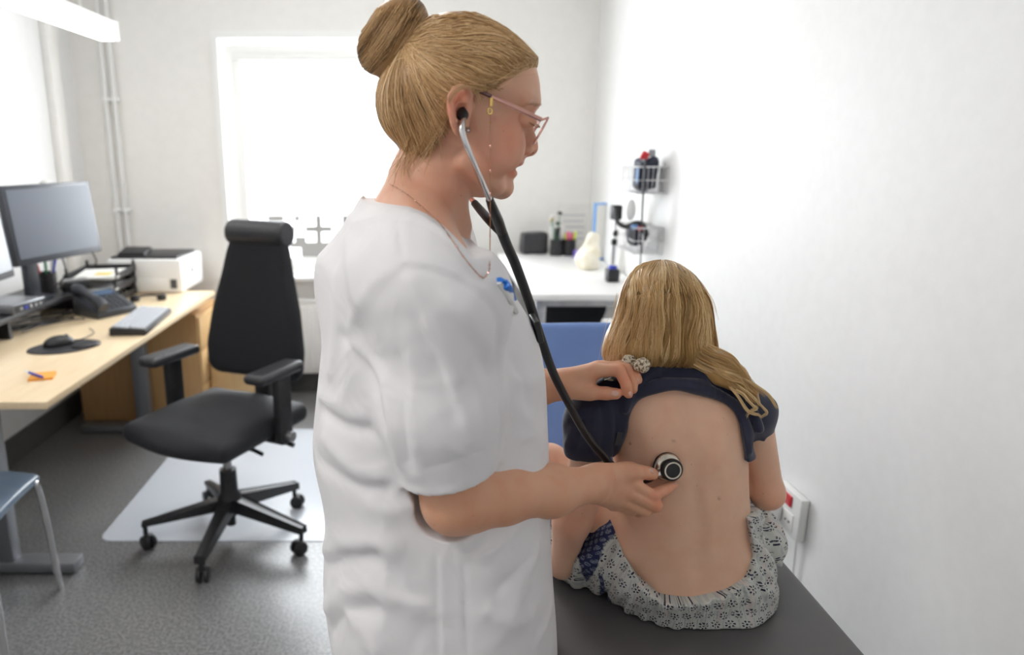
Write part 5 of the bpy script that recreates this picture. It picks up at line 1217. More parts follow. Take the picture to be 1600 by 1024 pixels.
# ------------------------------------------------------------------ stethoscope
M['rubber'] = noise_mat('black_rubber', (0.010, 0.010, 0.011), (0.014, 0.014, 0.015), 50, 0.38)
stt = thing('stethoscope', 'black stethoscope from the woman ears to the child back', 'stethoscope', tuple(P(783, 360, 0.93)))
def sk(o): return keep_world(o, stt)
junction = P(783, 362, 0.925)
sk(tube('binaural', catmull([P(724, 186, 0.856), P(722, 196, 0.848), P(723, 208, 0.845), P(731, 232, 0.846), P(746, 268, 0.855), P(757, 294, 0.868), P(766, 314, 0.880)], 6), 0.0036, M['chrome'], None, n=14))
sk(tube('binaural', catmull([np.array([P(724, 186, 0.856)[0], 1.044, P(724, 186, 0.856)[2]]), P(722, 230, 1.04), P(733, 300, 1.0), P(742, 318, 0.985)], 6), 0.0036, M['rose_gold'], None, n=14))
for s, q in ((1, P(723, 179, 0.862)), (-1, np.array([P(723, 179, 0.862)[0], 1.038, P(723, 179, 0.862)[2]]))):
    sk(lathe('ear_tip', [(0, -0.010), (0.0050, -0.009), (0.0078, -0.002), (0.0074, 0.005), (0.0050, 0.010), (0, 0.011)], q, M['rubber'], None, n=20, axis=(0.25, 0.75 * s, 0.55)))
sk(tube('y_sleeve', catmull([P(765, 312, 0.879), P(771, 328, 0.890), P(778, 345, 0.908), P(784, 362, 0.926)], 5), [0.0050, 0.0062, 0.0070, 0.0068], M['rubber'], None, n=14))
sk(tube('y_sleeve', catmull([P(741, 317, 0.985), P(752, 330, 0.970), P(766, 346, 0.945), P(782, 362, 0.926)], 5), [0.0050, 0.0058, 0.0060, 0.0060], M['rubber'], None, n=14))
sk(tube('spring', catmull([P(762, 338, 0.955), P(772, 350, 0.935), P(777, 352, 0.91)], 5), 0.003, M['chrome'], None, n=8))
tp = catmull([P(783, 360, 0.926), P(792, 383, 0.935), P(806, 415, 0.950), P(826, 470, 0.965), P(844, 525, 0.975), P(864, 582, 0.985), P(890, 634, 0.998), P(916, 680, 1.010), P(940, 710, 1.018), P(965, 735, 1.024), P(990, 751, 1.026), P(1012, 750, 1.024), P(1024, 743.5, 1.022)], 8)
sk(tube('tubing', tp, [0.0070, 0.0068, 0.0068, 0.0066, 0.0064, 0.0062, 0.0060, 0.0060, 0.0060, 0.0060, 0.0058, 0.0052, 0.0040], M['rubber'], None, n=18))
cpn = P(1048, 733, 1.018); axis = np.array([0.10, -1.0, 0.15]); axis /= np.linalg.norm(axis)
M['champagne'] = mat('champagne_steel', (0.62, 0.56, 0.48), 0.22, 1.0)
cb = P(1043, 730, 1.036)
sk(lathe('bell', [(0, -0.002), (0.0215, -0.002), (0.0222, 0.0), (0.0215, 0.003), (0.018, 0.0055), (0.010, 0.008), (0.008, 0.014), (0, 0.014)], cb, M['champagne'], None, n=40, axis=tuple(axis)))
sk(lathe('rim', [(0.0205, -0.0035), (0.0226, -0.0035), (0.0228, -0.001), (0.0215, 0.0008), (0.0205, 0.0)], cb, M['rubber'], None, n=40, axis=tuple(axis)))
cf = P(1049.5, 734.5, 1.018)
sk(lathe('diaphragm_head', [(0, -0.006), (0.014, -0.006), (0.0172, -0.003), (0.0175, 0.002), (0.0160, 0.0042), (0.0135, 0.0046)], cf, M['rubber'], None, n=40, axis=tuple(axis)))
sk(lathe('diaphragm_ring', [(0.0136, 0.0038), (0.0136, 0.0050), (0.0112, 0.0050), (0.0110, 0.0040)], cf, M['champagne'], None, n=40, axis=tuple(axis)))
sk(lathe('diaphragm', [(0.0112, 0.0044), (0.006, 0.0046), (0, 0.0047)], cf, mat('diaphragm_black', (0.018, 0.017, 0.018), 0.55), None, n=40, axis=tuple(axis)))
sk(tube('stem', [P(1020, 746, 1.021), P(1034, 739.5, 1.022), P(1042, 736, 1.024)], [0.0030, 0.0048, 0.0052], M['chrome'], None, n=14))
# pocket pen and badge
t = thing('pocket_pen', 'blue and white pen clipped at the tunic neckline', 'pen', tuple(P(800, 448, 0.955)))
def tk(o): return keep_world(o, t)
tk(tube('clip', catmull(hits(tun2, [(780, 436), (787, 440), (795, 452), (804, 468)], -0.006), 5), [0.006, 0.0062, 0.004, 0.002], mat('clip_blue', (0.02, 0.20, 0.72), 0.35), None, n=8, flat=0.5))
tk(tube('barrel', hits(tun2, [(779, 440), (798, 470), (806, 486)], -0.004), 0.0035, M['white_plastic'], None, n=8))
t = thing('name_badge', 'small black badge on the front of the tunic', 'badge', tuple(P(838, 513, 0.95)))
tk(box('plate', tuple(P(838, 513, 0.925)), (0.008, 0.05, 0.030), M['black'], None, bevel=0.002, M=RY(-0.25)))
# ================================================================== the child on the couch
YCH = 1.10
crow = [(596, 990, 1120, 1.140, .062), (630, 970, 1156, 1.130, .070), (660, 963, 1165, 1.123, .074), (690, 961, 1167, 1.117, .075), (716, 962, 1167, 1.112, .075), (750, 965, 1165, 1.107, .075), (790, 968, 1165, 1.101, .077),
        (820, 969, 1170, 1.096, .081), (846, 968, 1178, 1.091, .087), (870, 968, 1181, 1.086, .092), (900, 962, 1184, 1.082, .096), (940, 958, 1186, 1.084, .098), (985, 966, 1184, 1.088, .098)]
cz_, cxx, cyy, crx, cry = [], [], [], [], []
for py, xl, xr, cy, ry in crow:
    a, b = P(xl, py, YCH), P(xr, py, YCH); cz_.append(a[2]); cxx.append((a[0] + b[0]) / 2); cyy.append(cy); crx.append((b[0] - a[0]) / 2); cry.append(ry)
zc2, (cxx, cyy, crx, cry) = smooth_table(cz_, [cxx, cyy, crx, cry], 60)
ctorso = loft(zc2, cxx, cyy, crx, cry, 2.5)
cshould = [rc(P(1015, 602, 1.135), P(938, 640, 1.11), 0.030, 0.032), rc(P(1085, 602, 1.14), P(1176, 645, 1.13), 0.030, 0.030)]
carm_l = chain(PP([(936, 645, 1.11), (903, 790, 1.085), (893, 815, 1.085), (878, 885, 1.10)]), [0.031, 0.0295, 0.0300, 0.0200])
hl_w = P(878, 885, 1.10)
chand_l = [rc(hl_w, (0.232, 1.12, 0.775), 0.019, 0.017)] + [rc((0.232 + 0.006 * k, 1.12, 0.772), (0.222 + 0.011 * k, 1.165 + 0.004 * (k % 2), 0.760), 0.0075, 0.006) for k in range(4)] + [rc((0.245, 1.12, 0.772), (0.268, 1.14, 0.762), 0.0075, 0.006)]
carm_r = chain(PP([(1176, 650, 1.13), (1199, 771, 1.125), (1175, 785, 1.24)]), [0.030, 0.0262, 0.021]) + [rc(P(1175, 785, 1.24), P(1160, 795, 1.29), 0.019, 0.016)] + \
         [rc(P(1160, 795, 1.29), P(1152 + 4 * k, 805 + 3 * k, 1.335), 0.008, 0.006) for k in range(4)] + [rc(P(1168, 790, 1.27), P(1155, 785, 1.31), 0.008, 0.006)]
knee_l = P(858, 726, 1.23); knee_r = np.array([0.560, 1.28, 0.885])
foot_l, foot_r = np.array([0.29, 1.40, 0.785]), np.array([0.50, 1.42, 0.785])
cleg = [rc((0.345, 1.10, 0.83), knee_l, 0.060, 0.037), rc(knee_l, foot_l, 0.036, 0.024), rc(foot_l, foot_l + np.array([-0.02, 0.09, -0.018]), 0.023, 0.014),
        rc((0.475, 1.10, 0.83), knee_r, 0.060, 0.040), rc(knee_r, foot_r, 0.036, 0.024), rc(foot_r, foot_r + np.array([0.02, 0.09, -0.018]), 0.023, 0.014)]
hc = P(1045, 500, 1.165)
chead = [ell(hc, (0.068, 0.085, 0.088)), rc(P(1050, 560, 1.150), P(1050, 605, 1.142), 0.038, 0.042), ell(hc + np.array([0, 0.045, -0.05]), (0.048, 0.045, 0.048)), rc(hc + np.array([0, 0.088, -0.01]), hc + np.array([0, 0.098, -0.028]), 0.007, 0.009),
         ell(hc + np.array([0.068, 0.0, -0.02]), (0.008, 0.016, 0.026)), ell(hc + np.array([-0.068, 0.0, -0.02]), (0.008, 0.016, 0.026))]
cbody0 = U([ctorso] + cshould, 0.03)
cbody = U([cbody0] + carm_l + carm_r + chand_l + cleg + chead, 0.014)
def HC(l): return hits(cbody0, l)
cbody = RIDGE(cbody, [(HC([(1068, 620), (1080, 700), (1092, 780), (1096, 840), (1090, 890)]), -0.0045, 0.014), (HC([(1002, 640), (1010, 680), (1025, 715)]), 0.0040, 0.020), (HC([(1128, 655), (1130, 690), (1122, 720)]), 0.0035, 0.018),
    (HC([(1020, 700), (1050, 712), (1062, 690)]), -0.0015, 0.014), (HC([(1102, 770), (1108, 810), (1108, 860)]), 0.0020, 0.009), (HC([(1052, 800), (1056, 850), (1060, 890)]), 0.0018, 0.018)]
    + [(HC([(1094 + k * 0.6, 760 + 17 * k), (1096 + k * 0.6, 764 + 17 * k)]), 0.0010, 0.006) for k in range(6)])
cface = U([ell(hc + np.array([s * 0.026, 0.080, 0.004]), (0.010, 0.008, 0.006)) for s in (-1, 1)], 0)
cbody = INT(U([cbody, cface], 0.004), lambda p: CZ + 0.004 - p[:, 2])
def child_tint(v):
    c = np.ones((len(v), 3))
    for q, r, col, k in ((P(895, 815, 1.06), 0.035, (1.0, 0.80, 0.76), 0.8), (P(1205, 780, 1.10), 0.03, (1.0, 0.82, 0.78), 0.8), (P(868, 720, 1.2), 0.03, (1.0, 0.85, 0.82), 0.7), (P(1000, 820, 1.02), 0.06, (1.0, 0.93, 0.92), 0.8)):
        m_ = (k * np.exp(-(np.linalg.norm(v - q, axis=1) / r) ** 2))[:, None]; c = c * (1 - m_) + c * np.array(col) * m_
    for px, py in ((1124, 779), (985, 693), (1053, 690)):
        q = hit(cbody0, px, py); m_ = np.exp(-(np.linalg.norm(v - q, axis=1) / 0.0022) ** 2)[:, None]; c = c * (1 - m_) + c * np.array((0.45, 0.35, 0.32)) * m_
    return c
child = thing('person', 'long haired child sitting on the couch with bared back', 'person', (0.42, 1.10, CZ))
def ck(o): return keep_world(o, child)
ck(sdf_obj('body', cbody, 0.0034, M['skin_child'], None, it=1, color={'tint': child_tint}))
# ------------------------------------------------------------------ navy shirt, rolled up
edge = [(963, 722), (968, 680), (974, 645), (986, 623), (1003, 611), (1022, 606), (1058, 606), (1098, 615), (1135, 631), (1154, 648), (1162, 670), (1165, 722)]
sreg = Poly2(xz([(840, 722)] + edge + [(1260, 722), (1260, 540), (840, 540)], 1.06), smooth=False)
upper = OFF(U([ctorso] + cshould + [rc(P(1050, 590, 1.145), P(1050, 620, 1.135), 0.05, 0.06)], 0.03), 0.0075)
upper = INT(upper, lambda p: -sreg(p[:, 0], p[:, 2]))
e2 = [(967, 700), (971, 668), (980, 636), (994, 617), (1022, 604), (1058, 603), (1098, 611), (1132, 626), (1152, 645), (1161, 672), (1164, 705)]
e3 = [(975, 640), (990, 611), (1022, 592), (1060, 590), (1100, 598), (1136, 614), (1158, 638), (1166, 668)]
e4 = [(985, 618), (1000, 592), (1028, 578), (1068, 577), (1102, 587), (1140, 606), (1164, 632)]
def roll(path, r, out): 
    q = HC(path); q = project(cbody0, q, 3, out); q = catmull(q, 4); n = len(q)
    rr = r * (0.55 + 0.45 * np.sin(np.linspace(0.15, math.pi - 0.15, n))); return U(chain(q, rr), 0.002)
rolls = U([roll(e2, 0.0100, 0.005), roll(e3, 0.0108, 0.012), roll(e4, 0.0110, 0.015)], 0.0025)
hemL = P(921, 708, 1.10); nL = np.array([0.03, 0.0, -1.0]); nL /= np.linalg.norm(nL)
slL = U([rc(P(955, 626, 1.11), P(925, 655, 1.105), 0.040, 0.041), rc(P(925, 655, 1.105), P(919, 692, 1.10), 0.041, 0.0415), rc(P(955, 660, 1.10), P(948, 700, 1.10), 0.026, 0.018)], 0.02)
slL = INT(slL, lambda p: (p - hemL) @ nL)
hemR = P(1187, 709, 1.13); nR = np.array([-0.28, 0, -0.96]); nR /= np.linalg.norm(nR)
slR = INT(U([rc(P(1160, 625, 1.13), P(1173, 655, 1.13), 0.035, 0.0335), rc(P(1173, 655, 1.13), P(1184, 695, 1.13), 0.0335, 0.0275)], 0.02), lambda p: (p - hemR) @ nR)
shirt0 = U([U([upper, rolls], 0.003), slL, slR], 0.008)
def HS(l): return hits(shirt0, l)
sf = [(HS([(905, 645), (895, 670), (884, 695)]), 0.003, 0.006), (HS([(918, 640), (912, 670), (900, 700)]), -0.003, 0.006), (HS([(930, 640), (926, 670), (922, 705)]), 0.003, 0.006), (HS([(940, 635), (945, 670), (940, 700)]), -0.003, 0.006), (HS([(950, 630), (956, 670), (955, 712)]), 0.003, 0.005),
      (HS([(962, 640), (963, 680), (960, 712)]), -0.002, 0.004), (HS([(890, 660), (905, 655), (925, 662)]), 0.003, 0.006), (HS([(1180, 640), (1188, 665), (1196, 695)]), 0.0028, 0.005), (HS([(1172, 650), (1178, 680), (1183, 705)]), -0.0028, 0.005), (HS([(1168, 665), (1170, 690), (1172, 708)]), 0.0024, 0.004),
      (HS([(1005, 600), (1040, 587), (1090, 591), (1140, 610)]), -0.0030, 0.0040), (HS([(995, 614), (1030, 598), (1080, 599), (1130, 618)]), -0.0030, 0.0036), (HS([(1120, 590), (1150, 612), (1175, 640)]), 0.003, 0.005), (HS([(975, 600), (960, 615), (945, 630)]), 0.003, 0.006)]
shirt = WAVES(RIDGE(shirt0, sf, 1.5), 0.0022, (12, 22), 21)
cutL = rc(P(921, 700, 1.10), P(917, 730, 1.10), 0.034, 0.034); cutR = rc(P(1184, 700, 1.13), P(1188, 730, 1.13), 0.0205, 0.0205)
shirt = SUB(SUB(shirt, INT(cutL, lambda p: -((p - hemL) @ nL + 0.02)), 0.0), INT(cutR, lambda p: -((p - hemR) @ nR + 0.02)), 0.0)
o = ck(sdf_obj('shirt', shirt, 0.0026, M['navy_cotton'], None, it=1)); o['label'] = 'navy shirt rolled up to the shoulders'
q = HS([(964, 683)])[0]; ck(box('care_label', tuple(q + np.array([0.002, -0.003, -0.002])), (0.008, 0.0015, 0.022), mat('label_grey', (0.045, 0.047, 0.055), 0.6), None, M=RY(0.15)))
# ------------------------------------------------------------------ patterned trousers
m = mat('printed_cotton', (0.7, 0.7, 0.66), 0.85); N, L, b = nodes(m); M['print'] = m
def mth(op, a, b_=None, c_=None):
    n = N.new('ShaderNodeMath'); n.operation = op
    for i, x in enumerate((a, b_, c_)):
        if x is None: continue
        if isinstance(x, (int, float)): n.inputs[i].default_value = x
        else: L.new(x, n.inputs[i])
    return n.outputs[0]
uvn = N.new('ShaderNodeUVMap'); uvn.uv_map = 'uv'; sepx = N.new('ShaderNodeSeparateXYZ')
nzw = N.new('ShaderNodeTexNoise'); nzw.inputs['Scale'].default_value = 25; vadd = N.new('ShaderNodeVectorMath'); vadd.operation = 'SCALE'; vadd.inputs['Scale'].default_value = 0.010
vsum = N.new('ShaderNodeVectorMath'); vsum.operation = 'ADD'
L.new(uvn.outputs[0], nzw.inputs['Vector']); L.new(nzw.outputs['Color'], vadd.inputs[0]); L.new(uvn.outputs[0], vsum.inputs[0]); L.new(vadd.outputs[0], vsum.inputs[1]); L.new(vsum.outputs[0], sepx.inputs[0])
Uo, Vo = sepx.outputs[0], sepx.outputs[1]
CA, CB_ = 0.0195, 0.0180
vv = mth('DIVIDE', Vo, CB_); row = mth('FLOOR', vv); uu = mth('ADD', mth('DIVIDE', Uo, CA), mth('MULTIPLY', mth('FLOORED_MODULO', row, 2.0), 0.5))
fu = mth('MULTIPLY', mth('SUBTRACT', mth('FRACT', uu), 0.5), CA); fv = mth('MULTIPLY', mth('SUBTRACT', mth('FRACT', vv), 0.5), CB_)
rr_ = mth('SQRT', mth('ADD', mth('MULTIPLY', fu, fu), mth('MULTIPLY', fv, fv))); th_ = mth('ARCTAN2', fv, fu)
petal = mth('GREATER_THAN', mth('COSINE', mth('MULTIPLY', th_, 7.0)), -0.15)
ring_ = mth('LESS_THAN', mth('ABSOLUTE', mth('SUBTRACT', rr_, 0.0050)), 0.0016); dot = mth('LESS_THAN', rr_, 0.0017)
nb2 = N.new('ShaderNodeTexNoise'); nb2.inputs['Scale'].default_value = 420; L.new(uvn.outputs[0], nb2.inputs['Vector'])
brk = mth('GREATER_THAN', nb2.outputs['Fac'], 0.43)
ink = mth('MULTIPLY', mth('MAXIMUM', mth('MULTIPLY', petal, ring_), dot), brk)
lines = mth('MULTIPLY', mth('GREATER_THAN', mth('SINE', mth('MULTIPLY', Vo, 2800.0)), 0.1), 0.30)
vine = mth('MULTIPLY', mth('LESS_THAN', mth('ABSOLUTE', mth('SUBTRACT', mth('FRACT', uu), 0.0)), 0.10), 0.35)
pk = mth('MULTIPLY', mth('GREATER_THAN', mth('SINE', mth('MULTIPLY', Uo, 150.0)), 0.93), 0.4)
def mix(f, c1, c2):
    n = N.new('ShaderNodeMixRGB'); L.new(f, n.inputs[0])
    for i, c in ((1, c1), (2, c2)):
        if isinstance(c, tuple): n.inputs[i].default_value = (*c, 1)
        else: L.new(c, n.inputs[i])
    return n.outputs[0]
base = mix(lines, (0.58, 0.58, 0.53), (0.26, 0.31, 0.38)); base = mix(vine, base, (0.24, 0.29, 0.37)); base = mix(pk, base, (0.62, 0.48, 0.46)); base = mix(ink, base, (0.012, 0.016, 0.045))
# second cloth: navy with pale medallions
CC = 0.0135; mu = mth('MULTIPLY', mth('SUBTRACT', mth('FRACT', mth('DIVIDE', mth('ADD', Uo, Vo), CC * 1.0)), 0.5), CC); mv = mth('MULTIPLY', mth('SUBTRACT', mth('FRACT', mth('DIVIDE', mth('SUBTRACT', Uo, Vo), CC * 1.0)), 0.5), CC)
mr = mth('SQRT', mth('ADD', mth('MULTIPLY', mu, mu), mth('MULTIPLY', mv, mv)))
med = mth('MULTIPLY', mth('LESS_THAN', mr, 0.0054), mth('GREATER_THAN', mth('SINE', mth('MULTIPLY', mr, 4600.0)), -0.3)); med = mth('MULTIPLY', med, mth('GREATER_THAN', nb2.outputs['Fac'], 0.46))
navy2 = mix(med, (0.014, 0.020, 0.075), (0.24, 0.26, 0.33))
pat_at = N.new('ShaderNodeAttribute'); pat_at.attribute_name = 'patch'
L.new(mix(pat_at.outputs['Fac'], base, navy2), b.inputs['Base Color'])
bpn = N.new('ShaderNodeBump'); bpn.inputs['Strength'].default_value = 0.5; bpn.inputs['Distance'].default_value = 0.0015
sm_at = N.new('ShaderNodeAttribute'); sm_at.attribute_name = 'smock'
L.new(mth('MULTIPLY', sm_at.outputs['Fac'], mth('ADD', mth('SINE', mth('MULTIPLY', Uo, 1500.0)), mth('MULTIPLY', mth('SINE', mth('MULTIPLY', Vo, 900.0)), 0.6))), bpn.inputs['Height']); L.new(bpn.outputs[0], b.inputs['Normal'])
waist = [(966, 800), (969, 845), (977, 872), (995, 899), (1022, 914), (1067, 912), (1120, 902), (1155, 889), (1175, 866), (1173, 825), (1165, 756)]
wreg = Poly2(xz([(820, 770), (930, 784)] + waist + [(1180, 742), (1290, 742), (1290, 1100), (820, 1100)], 1.03), smooth=False)
PT = lambda x, y, Yv, dz=0: P(x, y, Yv) + np.array([0, 0, dz])
pants0 = U([OFF(INT(ctorso, lambda p: p[:, 2] - 0.90), 0.010), ell((0.408, 1.085, 0.800), (0.132, 0.112, 0.058)),
            rc((0.36, 1.08, 0.80), (0.262, 1.115, 0.782), 0.052, 0.034), rc((0.262, 1.115, 0.785), (0.235, 1.17, 0.79), 0.034, 0.034), rc((0.345, 1.10, 0.83), P(880, 800, 1.21), 0.062, 0.045), rc((0.30, 1.10, 0.82), P(925, 840, 1.12), 0.05, 0.035),
            rc((0.46, 1.09, 0.80), (0.590, 1.15, 0.803), 0.055, 0.046), rc((0.580, 1.15, 0.81), (0.565, 1.21, 0.845), 0.046, 0.050), rc((0.475, 1.10, 0.83), (0.548, 1.19, 0.880), 0.06, 0.050), rc((0.548, 1.19, 0.880), knee_r, 0.050, 0.044)], 0.022)
def HP(l): return hits(pants0, l)
rp = np.random.RandomState(8); pf = []
for k in range(17):
    x = 1000 + 11.5 * k; y0_ = np.interp(x, [1000, 1030, 1070, 1120, 1160, 1190], [934, 950, 950, 938, 924, 900]); yb = np.interp(x, [1000, 1064, 1100, 1155, 1190], [978, 990, 980, 964, 940])
    dx = -10 + 22 * (x - 1000) / 190 + rp.uniform(-5, 5)
    pf.append((HP([(x, y0_), (x + dx * 0.5, (y0_ + yb) / 2), (x + dx, yb - 3)]), (0.0055 if k % 2 else -0.0052) * rp.uniform(0.7, 1.2), 0.0048))
for l, h, w_ in [([(1010, 930), (1000, 955), (998, 975)], 0.005, 0.005), ([(1040, 945), (1035, 965), (1040, 984)], 0.005, 0.005), ([(1085, 945), (1088, 962), (1080, 982)], -0.005, 0.005), ([(1130, 930), (1140, 948), (1135, 966)], 0.005, 0.005), ([(935, 800), (925, 830), (905, 860)], -0.005, 0.006), ([(1195, 895), (1212, 900), (1222, 885)], 0.005, 0.006), ([(972, 850), (955, 885), (930, 930)], 0.006, 0.006), ([(962, 840), (940, 880), (918, 915)], -0.005, 0.006), ([(985, 893), (965, 925), (950, 950)], 0.006, 0.006), ([(976, 885), (958, 910), (938, 945)], -0.006, 0.006), ([(1000, 915), (985, 945), (975, 965)], 0.005, 0.006), ([(992, 910), (975, 940), (962, 960)], -0.005, 0.005),
                ([(950, 830), (930, 860), (905, 890)], 0.005, 0.006), ([(900, 895), (895, 915), (900, 935)], 0.004, 0.005), ([(885, 905), (905, 920), (930, 945)], 0.004, 0.006), ([(910, 890), (915, 920), (925, 945)], -0.005, 0.005), ([(1185, 800), (1200, 825), (1215, 850)], 0.005, 0.007), ([(1178, 815), (1190, 840), (1205, 865)], -0.005, 0.006),
                ([(1180, 850), (1200, 870), (1215, 890)], 0.006, 0.007), ([(1178, 865), (1195, 890), (1200, 915)], -0.005, 0.006), ([(1175, 780), (1190, 795), (1200, 815)], 0.004, 0.006), ([(1170, 885), (1190, 905), (1195, 925)], 0.005, 0.006), ([(1150, 905), (1170, 925), (1178, 940)], 0.004, 0.005)]:
    pf.append((HP(l), h * 1.35, w_))
pants = WAVES(RIDGE(pants0, pf, 1.5), 0.0034, (10, 18), 31)
pants = INT(INT(pants, lambda p: -wreg(p[:, 0], p[:, 2])), lambda p: CZ + 0.0015 - p[:, 2])
patch_poly = Poly2(xz([(905, 872), (922, 838), (935, 806), (950, 790), (972, 800), (968, 838), (946, 858), (928, 900), (922, 925), (912, 905)], 1.05), smooth=False)
patch2 = Poly2(xz([(938, 905), (944, 905), (950, 935), (968, 962), (958, 962), (944, 945)], 1.03), smooth=False)
patch3 = Poly2(xz([(848, 790), (880, 790), (872, 822), (862, 828)], 1.16), smooth=False)
wl_pts = np.array([P(x, y, 1.0) for x, y in waist[2:9]])
def pants_uv(v):
    a = np.arctan2(v[:, 0] - 0.41, -(v[:, 1] - 1.10)); return np.stack([a * 0.125, v[:, 2] + 0.35 * np.maximum(v[:, 1] - 1.05, 0) * 0], 1)
pmask = lambda v: (np.maximum.reduce([patch_poly(v[:, 0], v[:, 2]), patch2(v[:, 0], v[:, 2]), patch3(v[:, 0], v[:, 2])]) > 0).astype(float)[:, None] * np.ones((1, 3))
def smock(v):
    d = wreg(v[:, 0], v[:, 2]); s = sm01(d, 0.0, 0.004) * (1 - sm01(d, 0.032, 0.042)) * (v[:, 1] < 1.06) * sm01(v[:, 0], P(985, 900, 1.0)[0], P(1005, 900, 1.0)[0]) * (1 - sm01(v[:, 0], P(1165, 880, 1.0)[0], P(1180, 870, 1.0)[0])); return s[:, None] * np.ones((1, 3))
o = ck(sdf_obj('trousers', pants, 0.0030, M['print'], None, it=1, color={'patch': pmask, 'smock': smock}, uv=pants_uv)); o['label'] = 'white trousers printed with small navy flowers'
# ------------------------------------------------------------------ long blond hair
hp_px = [(1030, 413), (1050, 414), (1070, 423), (1088, 440), (1102, 468), (1109, 503), (1114, 531), (1117, 556), (1112, 578), (1085, 584), (1050, 584), (1012, 584), (990, 582), (970, 580), (950, 566), (954, 536), (964, 510), (973, 478), (981, 450), (997, 425), (1013, 415)]
hpoly = Poly2(xz(hp_px, 1.15))
zt1, zt2 = P(1040, 560, 1.15)[2], P(1040, 470, 1.15)[2]
def hshift(p): return np.interp(p[:, 2], [zt1, zt2], [1.0, 0.0])
cap_c = inflate(hpoly, 1.165, 0.060, lambda x, z: np.interp(z, [zt1, zt2], [0.080, 0.098]))
curl_pts = PP([(1090, 560, 1.105), (1125, 578, 1.085), (1150, 590, 1.080), (1172, 612, 1.085), (1186, 632, 1.095)]); 
curl = U(chain(curl_pts, [0.022, 0.021, 0.017, 0.012, 0.006]), 0.01)
hbase = U([INT(cap_c, lambda p: np.minimum(p[:, 1] - 1.185, 0.02) * 0.9 - 0.0 * p[:, 0]), curl], 0.012)
hbase = WAVES(hbase, 0.0025, (10, 16), 13, (1.0, 1.0, 0.15))
o = ck(sdf_obj('hair', hbase, 0.0034, M['hair_child'], None, it=1, color={'tone': lambda v: np.full((len(v), 3), 0.33)})); o['label'] = 'long wavy honey blond hair'
r = np.random.RandomState(17); nl = 120; ns = 22; mm_ = 22; t = np.linspace(0, 1, mm_)
ys = np.array([411, 423, 440, 468, 503, 531, 556, 582]); xL = np.array([1025, 1000, 984, 974, 965, 954, 949, 955]); xR = np.array([1046, 1070, 1088, 1102, 1109, 1114, 1117, 1110])
paths, tones, rad = [], [], []
for k in range(nl):
    u = np.clip(-1 + 2 * (k + r.uniform(-0.4, 1.4)) / nl, -1.02, 1.02); ph, fr, am = r.uniform(0, 6.28), r.uniform(1.2, 2.6), r.uniform(2, 6.5); lt = np.clip(r.normal(0.50 + 0.12 * abs(u), 0.22), 0.05, 0.95); lay = r.uniform(-0.002, 0.0035); yend = r.uniform(560, 592)
    for s in range(ns):
        du = r.normal() * 0.022; tt = t ** 0.9; y = 411 + r.uniform(-1, 4) + (yend + r.normal() * 5 - 411) * tt
        xl, xr = np.interp(y, ys, xL), np.interp(y, ys, xR); uu_ = u + du + 0 * tt
        x = (xl + xr) / 2 + uu_ * (xr - xl) / 2 + am * np.sin(ph + fr * 6.28 * tt + 0.15 * r.normal()) * tt ** 1.3 * (0.8 + 0.2 * r.normal())
        paths.append(np.stack([x, y], 1)); tones.append(np.clip(lt + r.normal() * 0.12, 0, 1)); rad.append(lay + r.uniform(-0.0012, 0.0012))
pp = np.array(paths); D_ = np.stack([(pp[..., 0] - PPX) / F_PX, (PPY - pp[..., 1]) / F_PX], -1)
dv = np.stack([D_[..., 0], D_[..., 1] * _sp + _cp, D_[..., 1] * _cp - _sp], -1); uL, uR = np.interp(pp[..., 1], ys, xL), np.interp(pp[..., 1], ys, xR); un_ = np.clip((pp[..., 0] - (uL + uR) / 2) / ((uR - uL) / 2 + 1e-6), -1, 1)
Yi = 1.165 - 0.088 * np.sqrt(np.maximum(1 - un_ ** 2, 0)) * sm01(t, -0.02, 0.30)[None]; q = CAMP + dv * (Yi / dv[..., 1])[..., None]
qf = project(cap_c, q.reshape(-1, 3), 6); g = grad(cap_c, qf); g /= np.linalg.norm(g, axis=1)[:, None] + 1e-9
qf = (qf + g * (np.repeat(np.array(rad), mm_) + 0.001)[:, None]).reshape(len(pp), mm_, 3)
ck(strands_mesh('hair_strands', qf, r.uniform(0.0004, 0.0009, len(qf)), M['hair_child'], None, tones))
# the lock over the right shoulder, with loose curls
cs_, ct = [], []; cpth = catmull(PP([(1075, 545, 1.098), (1100, 562, 1.080), (1128, 574, 1.066), (1152, 588, 1.064), (1173, 612, 1.070), (1186, 636, 1.080)]), 6); idx = np.linspace(0, 1, 26) * (len(cpth) - 1); ii = np.minimum(idx.astype(int), len(cpth) - 2); cpth = cpth[ii] + (cpth[ii + 1] - cpth[ii]) * (idx - ii)[:, None]; k_ = np.linspace(0, 1, 26)
for k in range(46):
    o_ = r.normal(size=3) * np.array([0.006, 0.004, 0.011]); ph, am, fr, ln = r.uniform(0, 6.28), r.uniform(0.002, 0.006), r.uniform(1.0, 2.6), r.uniform(0.65, 1.0); lt = r.normal(0.72, 0.14)
    for s in range(11):
        oo = o_ + r.normal(size=3) * 0.0016; kk_ = k_ * ln; base_ = np.stack([np.interp(kk_, k_, cpth[:, i]) for i in range(3)], 1)
        w1 = am * kk_ * 1.4; c = base_ + oo * (1 - 0.35 * kk_)[:, None] + np.stack([w1 * np.cos(ph + fr * 6.28 * kk_), 0.5 * w1 * np.sin(ph + fr * 6.28 * kk_), w1 * np.sin(ph + fr * 6.28 * kk_)], 1)
        cs_.append(c); ct.append(np.clip(lt + r.normal() * 0.1, 0, 1))
